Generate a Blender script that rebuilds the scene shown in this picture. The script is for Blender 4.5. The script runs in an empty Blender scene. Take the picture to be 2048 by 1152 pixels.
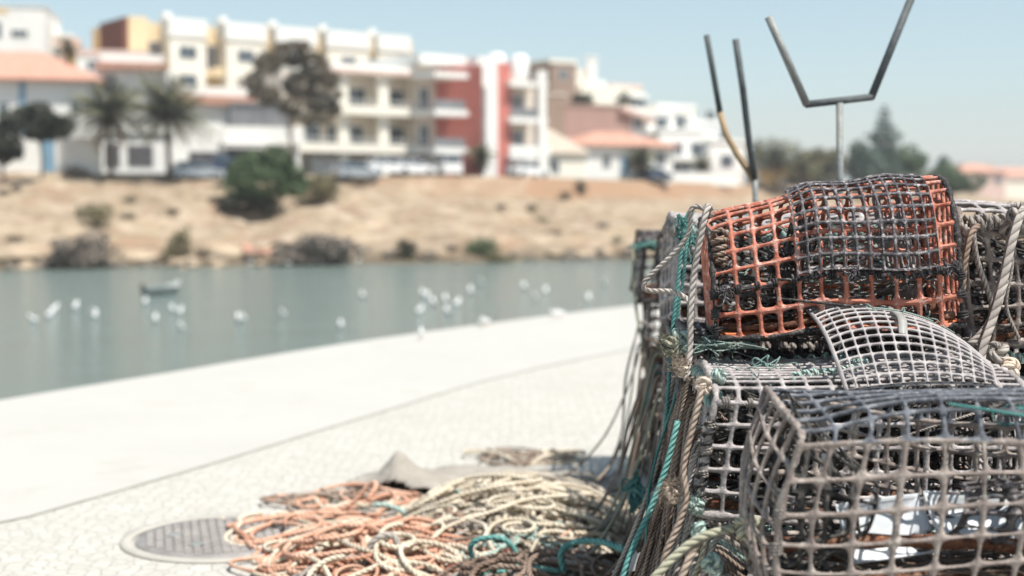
import bpy, math, random
import numpy as np
from mathutils import Vector
random.seed(7)
rng = np.random.default_rng(7)
R = math.radians
pi = math.pi
sc = bpy.context.scene
COL = sc.collection

# ------------------------------------------------------------------ camera
CAM_Z, PITCH, FPX = 1.15, R(3.54), 2844.0
cam_d = bpy.data.cameras.new("camera")
cam = bpy.data.objects.new("camera", cam_d)
COL.objects.link(cam)
cam.location = (0, 0, CAM_Z)
cam.rotation_euler = (pi/2 - PITCH, 0, 0)
cam_d.sensor_width = 36.0
cam_d.lens = FPX/2048*36.0
cam_d.clip_start, cam_d.clip_end = 0.05, 9000
cam_d.dof.use_dof = True
cam_d.dof.focus_distance = 2.98
cam_d.dof.aperture_fstop = 2.35
sc.camera = cam

def ray(px, py):
    x, u = (px-1024)/FPX, -(py-576)/FPX
    c, s = math.cos(PITCH), math.sin(PITCH)
    return Vector((x, c + u*s, -s + u*c))      # world direction (y forward)
def at(px, py, d):
    r = ray(px, py)
    return Vector((0, 0, CAM_Z)) + r*(d/r.y)
def on_z(px, py, z=0.0):
    r = ray(px, py)
    return Vector((0, 0, CAM_Z)) + r*((z-CAM_Z)/r.z)
def Zat(py, d):
    return at(1024, py, d).z

# ------------------------------------------------------------------ tagging
def tag(o, label=None, cat=None, group=None, kind=None):
    if label: o['label'] = label
    if cat: o['category'] = cat
    if group: o['group'] = group
    if kind: o['kind'] = kind
    return o
def empty(name, loc=(0, 0, 0), rot=(0, 0, 0), label=None, cat=None, group=None):
    o = bpy.data.objects.new(name, None)
    o.empty_display_size = 0.1
    COL.objects.link(o)
    o.location = loc
    o.rotation_euler = rot
    return tag(o, label, cat, group)
def copy_tree(o, parent=None):
    c = o.copy(); COL.objects.link(c); c.parent = parent
    for ch in list(o.children): copy_tree(ch, c)
    return c

# ------------------------------------------------------------------ mesh buffer
class MB:
    def __init__(s):
        s.v, s.f, s.uv, s.m, s.n = [], [], [], [], 0
    def add(s, v, f, uv=None, m=0):
        v = np.asarray(v, float).reshape(-1, 3); f = np.asarray(f, int)
        if len(v) == 0: return s
        s.v.append(v); s.f.append(f + s.n); s.n += len(v)
        s.uv.append(np.zeros((len(v), 2)) if uv is None else np.asarray(uv, float))
        s.m.append(np.full(len(f), m))
        return s
    def build(s, name, mats, parent=None, smooth=True, loc=None, rot=None):
        me = bpy.data.meshes.new(name)
        v = np.concatenate(s.v)
        loops, starts, tot, mi = [], [], [], []
        pos = 0
        for f, m in zip(s.f, s.m):
            k = f.shape[1]
            loops.append(f.ravel())
            starts.append(pos + np.arange(len(f))*k); tot.append(np.full(len(f), k)); mi.append(m)
            pos += f.size
        loops = np.concatenate(loops); starts = np.concatenate(starts); tot = np.concatenate(tot); mi = np.concatenate(mi)
        me.vertices.add(len(v)); me.vertices.foreach_set('co', v.ravel())
        me.loops.add(len(loops)); me.loops.foreach_set('vertex_index', loops.astype(np.int32))
        me.polygons.add(len(starts))
        me.polygons.foreach_set('loop_start', starts.astype(np.int32))
        me.polygons.foreach_set('loop_total', tot.astype(np.int32))
        me.polygons.foreach_set('material_index', mi.astype(np.int32))
        me.polygons.foreach_set('use_smooth', np.full(len(starts), smooth))
        uv = np.concatenate(s.uv)
        ul = me.uv_layers.new(name='UVMap')
        ul.data.foreach_set('uv', uv[loops].ravel())
        for m in (mats if isinstance(mats, (list, tuple)) else [mats]): me.materials.append(m)
        me.update(); me.validate()
        o = bpy.data.objects.new(name, me); COL.objects.link(o)
        if parent: o.parent = parent
        if loc is not None: o.location = loc
        if rot is not None: o.rotation_euler = rot
        return o
    # primitives
    def box(s, x0, x1, y0, y1, z0, z1, m=0, b=0.0):
        if b <= 0:
            v = [(x, y, z) for z in (z0, z1) for y in (y0, y1) for x in (x0, x1)]
            f = [(0, 2, 3, 1), (4, 5, 7, 6), (0, 1, 5, 4), (2, 6, 7, 3), (0, 4, 6, 2), (1, 3, 7, 5)]
            return s.add(v, f, m=m)
        V = [];
        def idx(p): V.append(p); return len(V)-1
        c = {}
        for i, x in enumerate((x0, x1)):
            for j, y in enumerate((y0, y1)):
                for k, z in enumerate((z0, z1)):
                    sx, sy, sz = (b if i == 0 else -b), (b if j == 0 else -b), (b if k == 0 else -b)
                    c[i, j, k] = (idx((x, y+sy, z+sz)), idx((x+sx, y, z+sz)), idx((x+sx, y+sy, z)))
        q, t = [], []
        for i in (0, 1):
            q.append([c[i, 0, 0][0], c[i, 1, 0][0], c[i, 1, 1][0], c[i, 0, 1][0]])
            q.append([c[0, i, 0][1], c[1, i, 0][1], c[1, i, 1][1], c[0, i, 1][1]])
            q.append([c[0, 0, i][2], c[1, 0, i][2], c[1, 1, i][2], c[0, 1, i][2]])
            for j in (0, 1):
                q.append([c[i, j, 0][0], c[i, j, 1][0], c[i, j, 1][1], c[i, j, 0][1]])
                q.append([c[i, 0, j][0], c[i, 1, j][0], c[i, 1, j][2], c[i, 0, j][2]])
                q.append([c[0, i, j][1], c[1, i, j][1], c[1, i, j][2], c[0, i, j][2]])
        for k in c.values(): t.append(k)
        n = s.n
        s.add(V, q, m=m)
        s.f.append(np.asarray(t, int) + n); s.m.append(np.full(len(t), m))
        return s
    def prism(s, poly, z0, z1, m=0):
        n = len(poly)
        v = [(x, y, z0) for x, y in poly] + [(x, y, z1) for x, y in poly]
        f = [(i, (i+1) % n, n+(i+1) % n, n+i) for i in range(n)]
        s.add(v, f, m=m)
        base = s.n - 2*n
        s.f.append(np.asarray([list(range(n-1, -1, -1))], int)+base); s.m.append(np.full(1, m))
        s.f.append(np.asarray([list(range(n, 2*n))], int)+base); s.m.append(np.full(1, m))
        return s
    def lathe(s, prof, cx=0, cy=0, n=20, m=0, ax='z'):
        a = np.linspace(0, 2*pi, n, endpoint=False)
        V = []
        for r, z in prof:
            V.append(np.stack([cx+r*np.cos(a), cy+r*np.sin(a), np.full(n, z)], 1))
        k = len(prof)
        f = [(i*n+j, i*n+(j+1) % n, (i+1)*n+(j+1) % n, (i+1)*n+j) for i in range(k-1) for j in range(n)]
        V = np.concatenate(V)
        if ax == 'y': V = V[:, [0, 2, 1]]
        return s.add(V, f, m=m)
    def tube(s, P, r, sides=6, pitch=None, closed=False, m=0, cap=True):
        P = np.asarray(P, float); n = len(P)
        r = np.full(n, r) if np.isscalar(r) else np.asarray(r, float)
        T = np.gradient(P, axis=0) if not closed else (np.roll(P, -1, 0)-np.roll(P, 1, 0))
        T /= np.maximum(np.linalg.norm(T, axis=1, keepdims=True), 1e-9)
        N = np.zeros_like(P)
        a = np.array([0, 0, 1.0]) if abs(T[0, 2]) < .9 else np.array([1.0, 0, 0])
        nn = a - T[0]*a.dot(T[0]); N[0] = nn/np.linalg.norm(nn)
        for i in range(1, n):
            nn = N[i-1] - T[i]*N[i-1].dot(T[i]); N[i] = nn/max(np.linalg.norm(nn), 1e-9)
        B = np.cross(T, N)
        L = np.concatenate([[0], np.cumsum(np.linalg.norm(np.diff(P, axis=0), axis=1))])
        k = sides+1
        th = np.linspace(0, 2*pi, k)
        ring = np.cos(th)[None, :, None]*N[:, None]+np.sin(th)[None, :, None]*B[:, None]
        V = P[:, None]+ring*r[:, None, None]
        pt = pitch or float(np.mean(r))*7
        UV = np.stack([np.broadcast_to(np.linspace(0, 1, k)[None], (n, k)), np.broadcast_to((L/pt)[:, None], (n, k))], 2)
        i = np.arange(n-1)[:, None]; j = np.arange(sides)[None]
        F = np.stack([i*k+j, i*k+j+1, (i+1)*k+j+1, (i+1)*k+j], 2).reshape(-1, 4)
        if closed:
            jj = np.arange(sides)
            F = np.concatenate([F, np.stack([(n-1)*k+jj, (n-1)*k+jj+1, jj+1, jj], 1)])
        base = s.n
        s.add(V.reshape(-1, 3), F, UV.reshape(-1, 2), m)
        if cap and not closed:
            s.f.append(np.array([[base+x for x in range(sides-1, -1, -1)]])); s.m.append(np.full(1, m))
            s.f.append(np.array([[base+(n-1)*k+x for x in range(sides)]])); s.m.append(np.full(1, m))
        return s

def spline(pts, step):
    """Catmull-Rom through the points, sampled about every `step`."""
    P = np.asarray([list(p) for p in pts], float)
    P = np.concatenate([[2*P[0]-P[1]], P, [2*P[-1]-P[-2]]])
    out = []
    for i in range(1, len(P)-2):
        a, b, c, d = P[i-1], P[i], P[i+1], P[i+2]
        n = max(2, int(np.linalg.norm(c-b)/step))
        t = np.linspace(0, 1, n, endpoint=False)[:, None]
        out.append(.5*((2*b)+(-a+c)*t+(2*a-5*b+4*c-d)*t*t+(-a+3*b-3*c+d)*t**3))
    out.append(P[-2][None])
    return np.concatenate(out)

# ------------------------------------------------------------------ materials
def new_mat(name):
    m = bpy.data.materials.new(name); m.use_nodes = True
    nt = m.node_tree
    b = nt.nodes['Principled BSDF']
    return m, nt, b
def pm(name, c1, c2=None, scale=3.0, rough=.7, bump=0.0, bscale=None, detail=6, lo=.35, hi=.65, metal=0.0, spec=.4, c3=None, s3=20, a3=.5, dist=.02, coord='Object'):
    m, nt, b = new_mat(name)
    N, L = nt.nodes.new, nt.links.new
    b.inputs['Roughness'].default_value = rough
    b.inputs['Metallic'].default_value = metal
    b.inputs['Specular IOR Level'].default_value = spec
    tc = N('ShaderNodeTexCoord')
    no = N('ShaderNodeTexNoise'); no.inputs['Scale'].default_value = scale; no.inputs['Detail'].default_value = detail
    no.inputs['Roughness'].default_value = .65
    L(tc.outputs[coord], no.inputs['Vector'])
    rp = N('ShaderNodeValToRGB')
    rp.color_ramp.elements[0].position, rp.color_ramp.elements[1].position = lo, hi
    rp.color_ramp.elements[0].color = (*c1, 1); rp.color_ramp.elements[1].color = (*(c2 or c1), 1)
    L(no.outputs['Fac'], rp.inputs['Fac'])
    out = rp.outputs['Color']
    if c3:
        n3 = N('ShaderNodeTexNoise'); n3.inputs['Scale'].default_value = s3; n3.inputs['Detail'].default_value = 8
        n3.inputs['Roughness'].default_value = .75
        L(tc.outputs[coord], n3.inputs['Vector'])
        r3 = N('ShaderNodeValToRGB'); r3.color_ramp.elements[0].position = .52; r3.color_ramp.elements[1].position = .64
        r3.color_ramp.elements[0].color = (0, 0, 0, 1); r3.color_ramp.elements[1].color = (a3, a3, a3, 1)
        L(n3.outputs['Fac'], r3.inputs['Fac'])
        mx = N('ShaderNodeMix'); mx.data_type = 'RGBA'
        L(r3.outputs['Color'], mx.inputs['Factor']); L(out, mx.inputs['A']); mx.inputs['B'].default_value = (*c3, 1)
        out = mx.outputs['Result']
    L(out, b.inputs['Base Color'])
    if bump:
        nb = N('ShaderNodeTexNoise'); nb.inputs['Scale'].default_value = bscale or scale*4; nb.inputs['Detail'].default_value = 6
        L(tc.outputs[coord], nb.inputs['Vector'])
        bp = N('ShaderNodeBump'); bp.inputs['Strength'].default_value = bump; bp.inputs['Distance'].default_value = dist
        L(nb.outputs['Fac'], bp.inputs['Height']); L(bp.outputs['Normal'], b.inputs['Normal'])
    return m
def rope_mat(name, c1, c2, c3=None, bump=.9):
    m, nt, b = new_mat(name)
    N, L = nt.nodes.new, nt.links.new
    b.inputs['Roughness'].default_value = .9; b.inputs['Specular IOR Level'].default_value = .098
    uv = N('ShaderNodeUVMap'); sp = N('ShaderNodeSeparateXYZ'); L(uv.outputs['UV'], sp.inputs[0])
    df = N('ShaderNodeMath'); df.operation = 'SUBTRACT'; L(sp.outputs[0], df.inputs[0]); L(sp.outputs[1], df.inputs[1])
    mu = N('ShaderNodeMath'); mu.operation = 'MULTIPLY'; L(df.outputs[0], mu.inputs[0]); mu.inputs[1].default_value = 3*pi
    sn = N('ShaderNodeMath'); sn.operation = 'SINE'; L(mu.outputs[0], sn.inputs[0])
    ab = N('ShaderNodeMath'); ab.operation = 'ABSOLUTE'; L(sn.outputs[0], ab.inputs[0])
    tc = N('ShaderNodeTexCoord')
    no = N('ShaderNodeTexNoise'); no.inputs['Scale'].default_value = 9; no.inputs['Detail'].default_value = 8; L(tc.outputs['Object'], no.inputs['Vector'])
    rp = N('ShaderNodeValToRGB'); rp.color_ramp.elements[0].position = .32; rp.color_ramp.elements[1].position = .68
    rp.color_ramp.elements[0].color = (*c1, 1); rp.color_ramp.elements[1].color = (*c2, 1)
    L(no.outputs['Fac'], rp.inputs['Fac'])
    fine = N('ShaderNodeTexNoise'); fine.inputs['Scale'].default_value = 260; L(tc.outputs['Object'], fine.inputs['Vector'])
    mx = N('ShaderNodeMix'); mx.data_type = 'RGBA'; mx.blend_type = 'MULTIPLY'
    gr = N('ShaderNodeMapRange'); gr.inputs[1].default_value = 0; gr.inputs[2].default_value = .45; gr.inputs[3].default_value = .75; gr.inputs[4].default_value = 0
    L(ab.outputs[0], gr.inputs[0]); L(gr.outputs[0], mx.inputs['Factor']); L(rp.outputs['Color'], mx.inputs['A'])
    mx.inputs['B'].default_value = (*(c3 or (.35, .3, .26)), 1)
    L(mx.outputs['Result'], b.inputs['Base Color'])
    ad = N('ShaderNodeMath'); ad.operation = 'MULTIPLY_ADD'; L(fine.outputs['Fac'], ad.inputs[0]); ad.inputs[1].default_value = .35; L(ab.outputs[0], ad.inputs[2])
    bp = N('ShaderNodeBump'); bp.inputs['Strength'].default_value = bump; bp.inputs['Distance'].default_value = .003
    L(ad.outputs[0], bp.inputs['Height']); L(bp.outputs['Normal'], b.inputs['Normal'])
    return m

M = {}
M['orange'] = pm('weathered_orange_plastic', (.32, .085, .05), (.49, .19, .13), 16, .7, .8, 110, c3=(.60, .44, .39), s3=48, a3=.9, dist=.005)
M['orange_clean'] = pm('bright_orange_plastic', (.50, .12, .035), (.62, .18, .06), 16, .6, .5, 110, c3=(.55, .34, .26), s3=48, a3=.5, dist=.004)
M['shadedweb'] = pm('shaded_plastic_mesh', (.045, .05, .062), (.15, .16, .185), 18, .75, .8, 120, c3=(.36, .37, .39), s3=50, a3=.7, dist=.004)  # bluish shade on the nearest trap's top, put into the mesh colour
M['charcoal'] = pm('charcoal_plastic_mesh', (.022, .02, .024), (.10, .09, .097), 25, .6, .7, 160, c3=(.46, .42, .43), s3=70, a3=.9, dist=.004)
M['blackfr'] = pm('tarred_black_lashing', (.008, .008, .009), (.035, .03, .03), 40, .7, .8, 180, c3=(.22, .2, .19), s3=90, a3=.6, dist=.004)
M['greyweb'] = pm('crusted_grey_plastic_mesh', (.20, .18, .18), (.42, .385, .38), 18, .78, .8, 120, c3=(.60, .56, .55), s3=45, a3=.8, dist=.004)
M['beigeweb'] = pm('beige_grey_plastic_mesh', (.15, .12, .11), (.31, .26, .235), 20, .78, .8, 120, c3=(.50, .45, .40), s3=50, a3=.7, dist=.004)
M['paleweb'] = pm('bleached_white_plastic_mesh', (.28, .255, .258), (.44, .41, .405), 18, .7, .5, 120, c3=(.34, .31, .30), s3=40, a3=.6, dist=.003)
M['darkweb'] = pm('dark_grey_plastic_mesh', (.03, .026, .029), (.13, .115, .118), 16, .75, .8, 120, c3=(.46, .42, .41), s3=60, a3=.6, dist=.004)
M['brownweb'] = pm('brown_grey_plastic_mesh', (.085, .066, .06), (.24, .20, .18), 16, .78, .8, 120, c3=(.50, .45, .42), s3=50, a3=.75, dist=.004)
M['blacknet'] = pm('black_net', (.012, .011, .011), (.06, .055, .05), 30, .8, .5, 150, c3=(.26, .235, .22), s3=60, a3=.6, dist=.003)
M['rust'] = pm('rusted_iron', (.055, .022, .014), (.20, .08, .042), 22, .9, .9, 90, c3=(.40, .25, .17), s3=55, a3=.8, dist=.006)
M['whiteplastic'] = pm('white_plastic', (.50, .53, .57), (.62, .64, .66), 8, .45, .1, 30)
M['strap'] = pm('grey_plastic_strap', (.25, .25, .24), (.36, .35, .33), 20, .45)
M['tan'] = rope_mat('tan_rope', (.22, .165, .135), (.42, .345, .285))
M['brownrope'] = rope_mat('brown_rope', (.13, .09, .07), (.28, .21, .17))
M['greyrope'] = rope_mat('grey_rope', (.24, .215, .20), (.46, .42, .385))
M['beigerope'] = rope_mat('beige_rope', (.55, .47, .36), (.74, .68, .57), (.6, .5, .4))
M['orangerope'] = rope_mat('orange_rope', (.50, .25, .17), (.72, .49, .37), (.55, .38, .3))
M['redrope'] = rope_mat('dark_red_rope', (.22, .05, .035), (.36, .11, .08), (.4, .25, .2))
M['tealrope'] = rope_mat('teal_rope', (.05, .20, .20), (.20, .40, .37), (.4, .5, .45))
M['paleteal'] = rope_mat('faded_teal_rope', (.27, .42, .39), (.48, .55, .50), (.45, .5, .45))
M['frayed'] = rope_mat('frayed_pale_rope', (.56, .44, .34), (.74, .62, .52), (.6, .45, .36))
M['olive_rope'] = rope_mat('olive_grey_rope', (.27, .27, .20), (.44, .43, .34))

M['plaster'] = pm('white_plaster', (.76, .755, .72), (.82, .815, .79), .6, .85, .1, 6)
M['plaster_grey'] = pm('grey_white_plaster', (.60, .62, .62), (.68, .69, .68), .6, .85)
M['cream'] = pm('cream_plaster', (.79, .75, .65), (.84, .80, .71), .6, .85)
M['yellow'] = pm('yellow_plaster', (.70, .54, .33), (.76, .61, .40), .5, .85)
M['ochre'] = pm('ochre_plaster', (.62, .42, .17), (.70, .48, .22), .5, .85)
M['maroon'] = pm('shaded_maroon_plaster', (.17, .055, .035), (.22, .075, .05), .6, .85)
M['red'] = pm('coral_red_plaster', (.50, .165, .135), (.57, .20, .165), .6, .8)
M['pink'] = pm('pink_plaster', (.62, .45, .40), (.70, .54, .48), .6, .85)
M['mauve'] = pm('mauve_brown_plaster', (.36, .235, .20), (.42, .28, .24), .6, .85)
M['brown'] = pm('brown_plaster', (.28, .20, .155), (.34, .25, .20), .6, .85)
M['beige'] = pm('beige_plaster', (.62, .55, .47), (.70, .63, .55), .6, .85)
M['beige_tile'] = pm('dusty_beige_tiles', (.40, .34, .28), (.48, .42, .35), 2, .9)
M['terracotta'] = pm('terracotta_tiles', (.42, .215, .155), (.53, .31, .24), 2.5, .85, .4, 9, dist=.05)
M['glass'] = pm('dark_window_glass', (.035, .05, .065), (.06, .08, .1), 1, .12, spec=.6)
M['greyglass'] = pm('grey_glazing', (.17, .175, .19), (.25, .25, .26), 1, .25, spec=.5)
M['bluewood'] = pm('blue_painted_wood', (.16, .30, .42), (.22, .36, .48), 4, .6)
M['greymetal'] = pm('grey_metal', (.22, .23, .24), (.3, .31, .32), 5, .45, metal=.3)
M['darkopen'] = pm('dark_shutter', (.05, .045, .05), (.08, .07, .075), 4, .7)
M['whitemetal'] = pm('white_painted_metal', (.75, .75, .74), (.8, .8, .79), 4, .4)
M['carwhite'] = pm('white_car_paint', (.74, .75, .76), (.78, .79, .8), 2, .18, spec=.6)
M['carsilver'] = pm('silver_car_paint', (.38, .40, .42), (.42, .44, .46), 2, .2, metal=.4)
M['carblue'] = pm('dark_blue_car_paint', (.018, .025, .055), (.03, .04, .08), 2, .2, spec=.6)
M['carred'] = pm('red_car_paint', (.48, .03, .03), (.54, .05, .045), 2, .2, spec=.6)
M['rubber'] = pm('tyre_rubber', (.02, .02, .02), (.035, .035, .035), 8, .8)
M['chrome'] = pm('bright_trim', (.65, .65, .66), (.7, .7, .71), 4, .1, metal=1.0)
M['lamp'] = pm('car_lamp_glass', (.6, .6, .6), (.7, .7, .7), 4, .1)
M['trunk'] = pm('bark', (.10, .075, .055), (.19, .145, .11), 6, .9, .6, 20)
def leafm(n, a, b): return pm(n, a, b, .9, .75, lo=.3, hi=.7, spec=.2, detail=3)
M['leaf_brown'] = leafm('dry_brown_green_foliage', (.085, .082, .052), (.24, .195, .15))
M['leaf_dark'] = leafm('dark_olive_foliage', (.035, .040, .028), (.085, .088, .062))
M['leaf_green'] = leafm('green_foliage', (.055, .095, .046), (.15, .195, .105))
M['leaf_olive'] = leafm('olive_scrub_foliage', (.13, .12, .065), (.24, .215, .125))
M['leaf_grey'] = leafm('grey_brown_scrub', (.16, .135, .115), (.29, .25, .215))
M['leaf_palm'] = leafm('palm_fronds', (.07, .085, .045), (.26, .245, .15))
M['leaf_palmdry'] = leafm('dry_palm_fronds', (.24, .17, .10), (.34, .26, .16))
M['leaf_blue'] = leafm('blue_green_needles', (.085, .125, .105), (.18, .23, .195))
M['rock'] = pm('pale_rock', (.30, .22, .15), (.50, .40, .29), 1.3, .9, .8, 5, dist=.1)
M['rockdark'] = pm('dark_shore_rock', (.10, .085, .07), (.2, .165, .13), 1.6, .9, .8, 5, dist=.08)
M['rockpink'] = pm('pinkish_clay_rock', (.42, .22, .16), (.55, .32, .24), 1.6, .9, .8, 5, dist=.08)
M['gull'] = pm('white_feathers', (.84, .84, .83), (.88, .88, .87), 12, .7)
M['gullgrey'] = pm('pale_grey_feathers', (.55, .56, .58), (.62, .63, .64), 12, .7)
M['gulldark'] = pm('dark_feather_tips', (.05, .05, .05), (.09, .09, .09), 12, .7)
M['beak'] = pm('orange_beak', (.6, .25, .05), (.65, .3, .08), 12, .5)
M['hull'] = pm('dark_teal_hull', (.12, .15, .15), (.2, .235, .23), 3, .5)
M['castiron'] = pm('cast_iron', (.235, .22, .212), (.33, .31, .298), 9, .6, .3, 60, metal=.2)
M['canvas'] = pm('grey_beige_canvas', (.25, .23, .20), (.38, .35, .31), 6, .95, .6, 40, dist=.01)
M['tan_iron'] = pm('tan_wrapped_metal', (.27, .19, .11), (.38, .28, .18), 12, .8, .5, 60, dist=.004)
M['galv'] = pm('galvanised_steel', (.17, .18, .175), (.30, .31, .30), 12, .65, .2, 60, metal=.2)
M['dark_shade_steel'] = pm('dark_steel_in_shade', (.05, .06, .065), (.11, .12, .125), 14, .7, .2, 60, metal=.1)  # dark steel, also painting the shaded arm of the wide post
M['feather'] = pm('grey_feather', (.3, .3, .32), (.45, .45, .46), 12, .8)

# ------------------------------------------------------------------ light
SUN_EL, SUN_AZ = R(65), R(40)         # azimuth: turned from +x towards the viewer
S = Vector((math.cos(SUN_EL)*math.cos(SUN_AZ), -math.cos(SUN_EL)*math.sin(SUN_AZ), math.sin(SUN_EL)))
ld = bpy.data.lights.new('sun', 'SUN'); lo = bpy.data.objects.new('sun', ld); COL.objects.link(lo)
ld.energy = 5.0; ld.angle = R(.5); ld.color = (1, .95, .87)
lo.rotation_euler = S.to_track_quat('Z', 'Y').to_euler(); lo.location = (10, -8, 20)
w = bpy.data.worlds.new("World"); sc.world = w; w.use_nodes = True
nt = w.node_tree
bg = nt.nodes['Background']; sky = nt.nodes.new('ShaderNodeTexSky')
sky.sky_type = 'NISHITA'; sky.sun_disc = False
sky.sun_elevation = SUN_EL; sky.sun_rotation = pi/2 + SUN_AZ
sky.air_density = 1.0; sky.dust_density = .6; sky.ozone_density = 2.0; sky.altitude = 0
hs = nt.nodes.new('ShaderNodeHueSaturation'); hs.inputs['Hue'].default_value = .474; hs.inputs['Saturation'].default_value = .72; nt.links.new(sky.outputs[0], hs.inputs['Color']); nt.links.new(hs.outputs[0], bg.inputs[0]); bg.inputs[1].default_value = .098
sc.view_settings.view_transform = 'Standard'; sc.view_settings.look = 'None'
sc.view_settings.exposure = 0.52; sc.view_settings.gamma = 1

# =================================================================== SETTING
WZ = -2.30                                                   # water level
def interp(x, xs, ys): return np.interp(x, xs, ys)
def shore(x): return 70 + .377*(np.asarray(x, float)+25) + .9*np.sin(np.asarray(x)*.55) + .6*np.sin(np.asarray(x)*1.3+1)
TX, TY = [-400, -80, -38, 1.5, 15, 30, 60, 130, 600], [75, 92, 104, 127, 151, 186, 241, 381, 1300]
def topy(x): return interp(x, TX, TY)
ST = 3.2
def vnoise(x, y, s, seed=0):
    a = np.random.default_rng(seed).uniform(0, 6.28, 12)
    v = 0
    for i in range(4):
        k = s*(1.9**i)
        v = v + np.sin(x*k*math.cos(a[i])+y*k*math.sin(a[i])+a[i+4])*np.sin(x*k*.7*math.cos(a[i]+1.7)+y*k*.7*math.sin(a[i]+1.7)+a[i+8])/(1.6**i)
    return v
def terrain(x, y):
    x = np.asarray(x, float); y = np.asarray(y, float)
    ys, yt = shore(x), topy(x)
    t = (y-ys)/np.maximum(yt-ys, 5)
    left = np.clip((-x-2)/16, 0, 1)                            # the slope is softer on the left
    za = interp(t, [-1, -.05, 0, .05, .09, .4, .8, .93, 1.0], [-4, -2.9, -2.33, -1.75, -1.1, -.35, .75, 1.2, ST])
    zb = interp(t, [-1, -.05, 0, .06, .13, .45, .8, .95, 1.0], [-4, -2.9, -2.33, -1.9, -1.2, .1, 1.75, 2.6, ST])
    z = za*(1-left)+zb*left
    z = z + vnoise(x, y, .45, 3)*.34*np.clip(t*8, 0, 1)*np.clip((1-t)*6, 0, 1) + vnoise(x, y, 1.5, 5)*.2*np.clip(t*8, 0, 1)*np.clip((1-t)*6, 0, 1)
    z = z - 1.0*np.exp(-(((x+17.6)/2.6)**2+((y-94.5)/2.2)**2)**1.5) - .8*np.exp(-(((x+15.4)/1.6)**2+((y-92)/1.8)**2)**1.5)
    back = np.maximum(y-yt-24, 0)
    rise = np.clip((14-x)/30, .0, 1)
    z = np.where(t >= 1, ST + np.minimum(back*.17*rise, 16) + np.minimum(back*.01, 12), z)
    return z
def hit(px, py, d0=45, d1=600):
    d = d0
    while d < d1:
        p = at(px, py, d)
        if p.z <= float(terrain(p.x, p.y)): return p
        d += .15
    return at(px, py, d1)

def mat_ground():
    m, nt, b = new_mat('dry_grass_bank'); N, L = nt.nodes.new, nt.links.new
    b.inputs['Roughness'].default_value = .95; b.inputs['Specular IOR Level'].default_value = .1
    tc = N('ShaderNodeTexCoord')
    mp = N('ShaderNodeMapping'); mp.inputs['Scale'].default_value = (1, 1, 2.2); L(tc.outputs['Object'], mp.inputs[0])
    cols = None
    def noise(s, lo, hi, det=6):
        n = N('ShaderNodeTexNoise'); n.inputs['Scale'].default_value = s; n.inputs['Detail'].default_value = det; n.inputs['Roughness'].default_value = .7
        L(mp.outputs[0], n.inputs['Vector'])
        r = N('ShaderNodeMapRange'); r.inputs[1].default_value = lo; r.inputs[2].default_value = hi; L(n.outputs['Fac'], r.inputs[0])
        return r.outputs[0], n
    def mix(a, bcol, f):
        mx = N('ShaderNodeMix'); mx.data_type = 'RGBA'; L(f, mx.inputs['Factor'])
        if isinstance(a, tuple): mx.inputs['A'].default_value = (*a, 1)
        else: L(a, mx.inputs['A'])
        mx.inputs['B'].default_value = (*bcol, 1); return mx.outputs['Result']
    f1, _ = noise(.2, .42, .58); f2, _ = noise(.5, .5, .6); f3, n3 = noise(1.1, .54, .68, 10); f4, _ = noise(.4, .53, .6)
    c = mix((.345, .275, .195), (.225, .175, .12), f1)
    c = mix(c, (.42, .34, .26), f2)
    c = mix(c, (.28, .20, .14), f4)
    c = mix(c, (.16, .12, .085), f3)
    geo = N('ShaderNodeNewGeometry'); sx = N('ShaderNodeSeparateXYZ'); L(geo.outputs['Normal'], sx.inputs[0])
    st = N('ShaderNodeMapRange'); st.inputs[1].default_value = .93; st.inputs[2].default_value = .72; L(sx.outputs[2], st.inputs[0])
    c = mix(c, (.31, .20, .13), st.outputs[0])
    sz = N('ShaderNodeSeparateXYZ'); L(geo.outputs['Position'], sz.inputs[0])
    wet = N('ShaderNodeMapRange'); wet.inputs[1].default_value = -1.35; wet.inputs[2].default_value = -2.15; L(sz.outputs[2], wet.inputs[0])
    c = mix(c, (.13, .105, .075), wet.outputs[0])
    L(c, b.inputs['Base Color'])
    bp = N('ShaderNodeBump'); bp.inputs['Distance'].default_value = .12; bp.inputs['Strength'].default_value = .8
    L(n3.outputs['Fac'], bp.inputs['Height']); L(bp.outputs['Normal'], b.inputs['Normal'])
    return m
GM = mat_ground()
def sheet(name, X, Y, Z, mat, kind='structure'):
    ny, nx = X.shape
    i = np.arange(ny-1)[:, None]; j = np.arange(nx-1)[None]
    F = np.stack([i*nx+j, i*nx+j+1, (i+1)*nx+j+1, (i+1)*nx+j], 2).reshape(-1, 4)
    o = MB().add(np.stack([X, Y, Z], 2).reshape(-1, 3), F, np.stack([X, Y], 2).reshape(-1, 2)).build(name, mat, smooth=(name == 'terrain'))
    return tag(o, kind=kind)
xs = np.concatenate([np.linspace(-400, -70, 24), np.linspace(-66, 60, 190), np.linspace(64, 600, 70)])
ts = np.concatenate([np.linspace(-.5, -.03, 6), np.linspace(0, .16, 22), np.linspace(.18, .9, 46), np.linspace(.91, 1.0, 12)])
YS, YT = shore(xs), topy(xs)
rows = [YS+t*(YT-YS) for t in ts] + [YT+d for d in (3, 8, 14, 24, 30, 40, 55, 75, 100, 140, 220, 400, 900, 2200, 5000)]
Y = np.array(rows); X = np.broadcast_to(xs[None], Y.shape)
sheet('terrain', X, Y, terrain(X, Y), GM)
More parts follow.
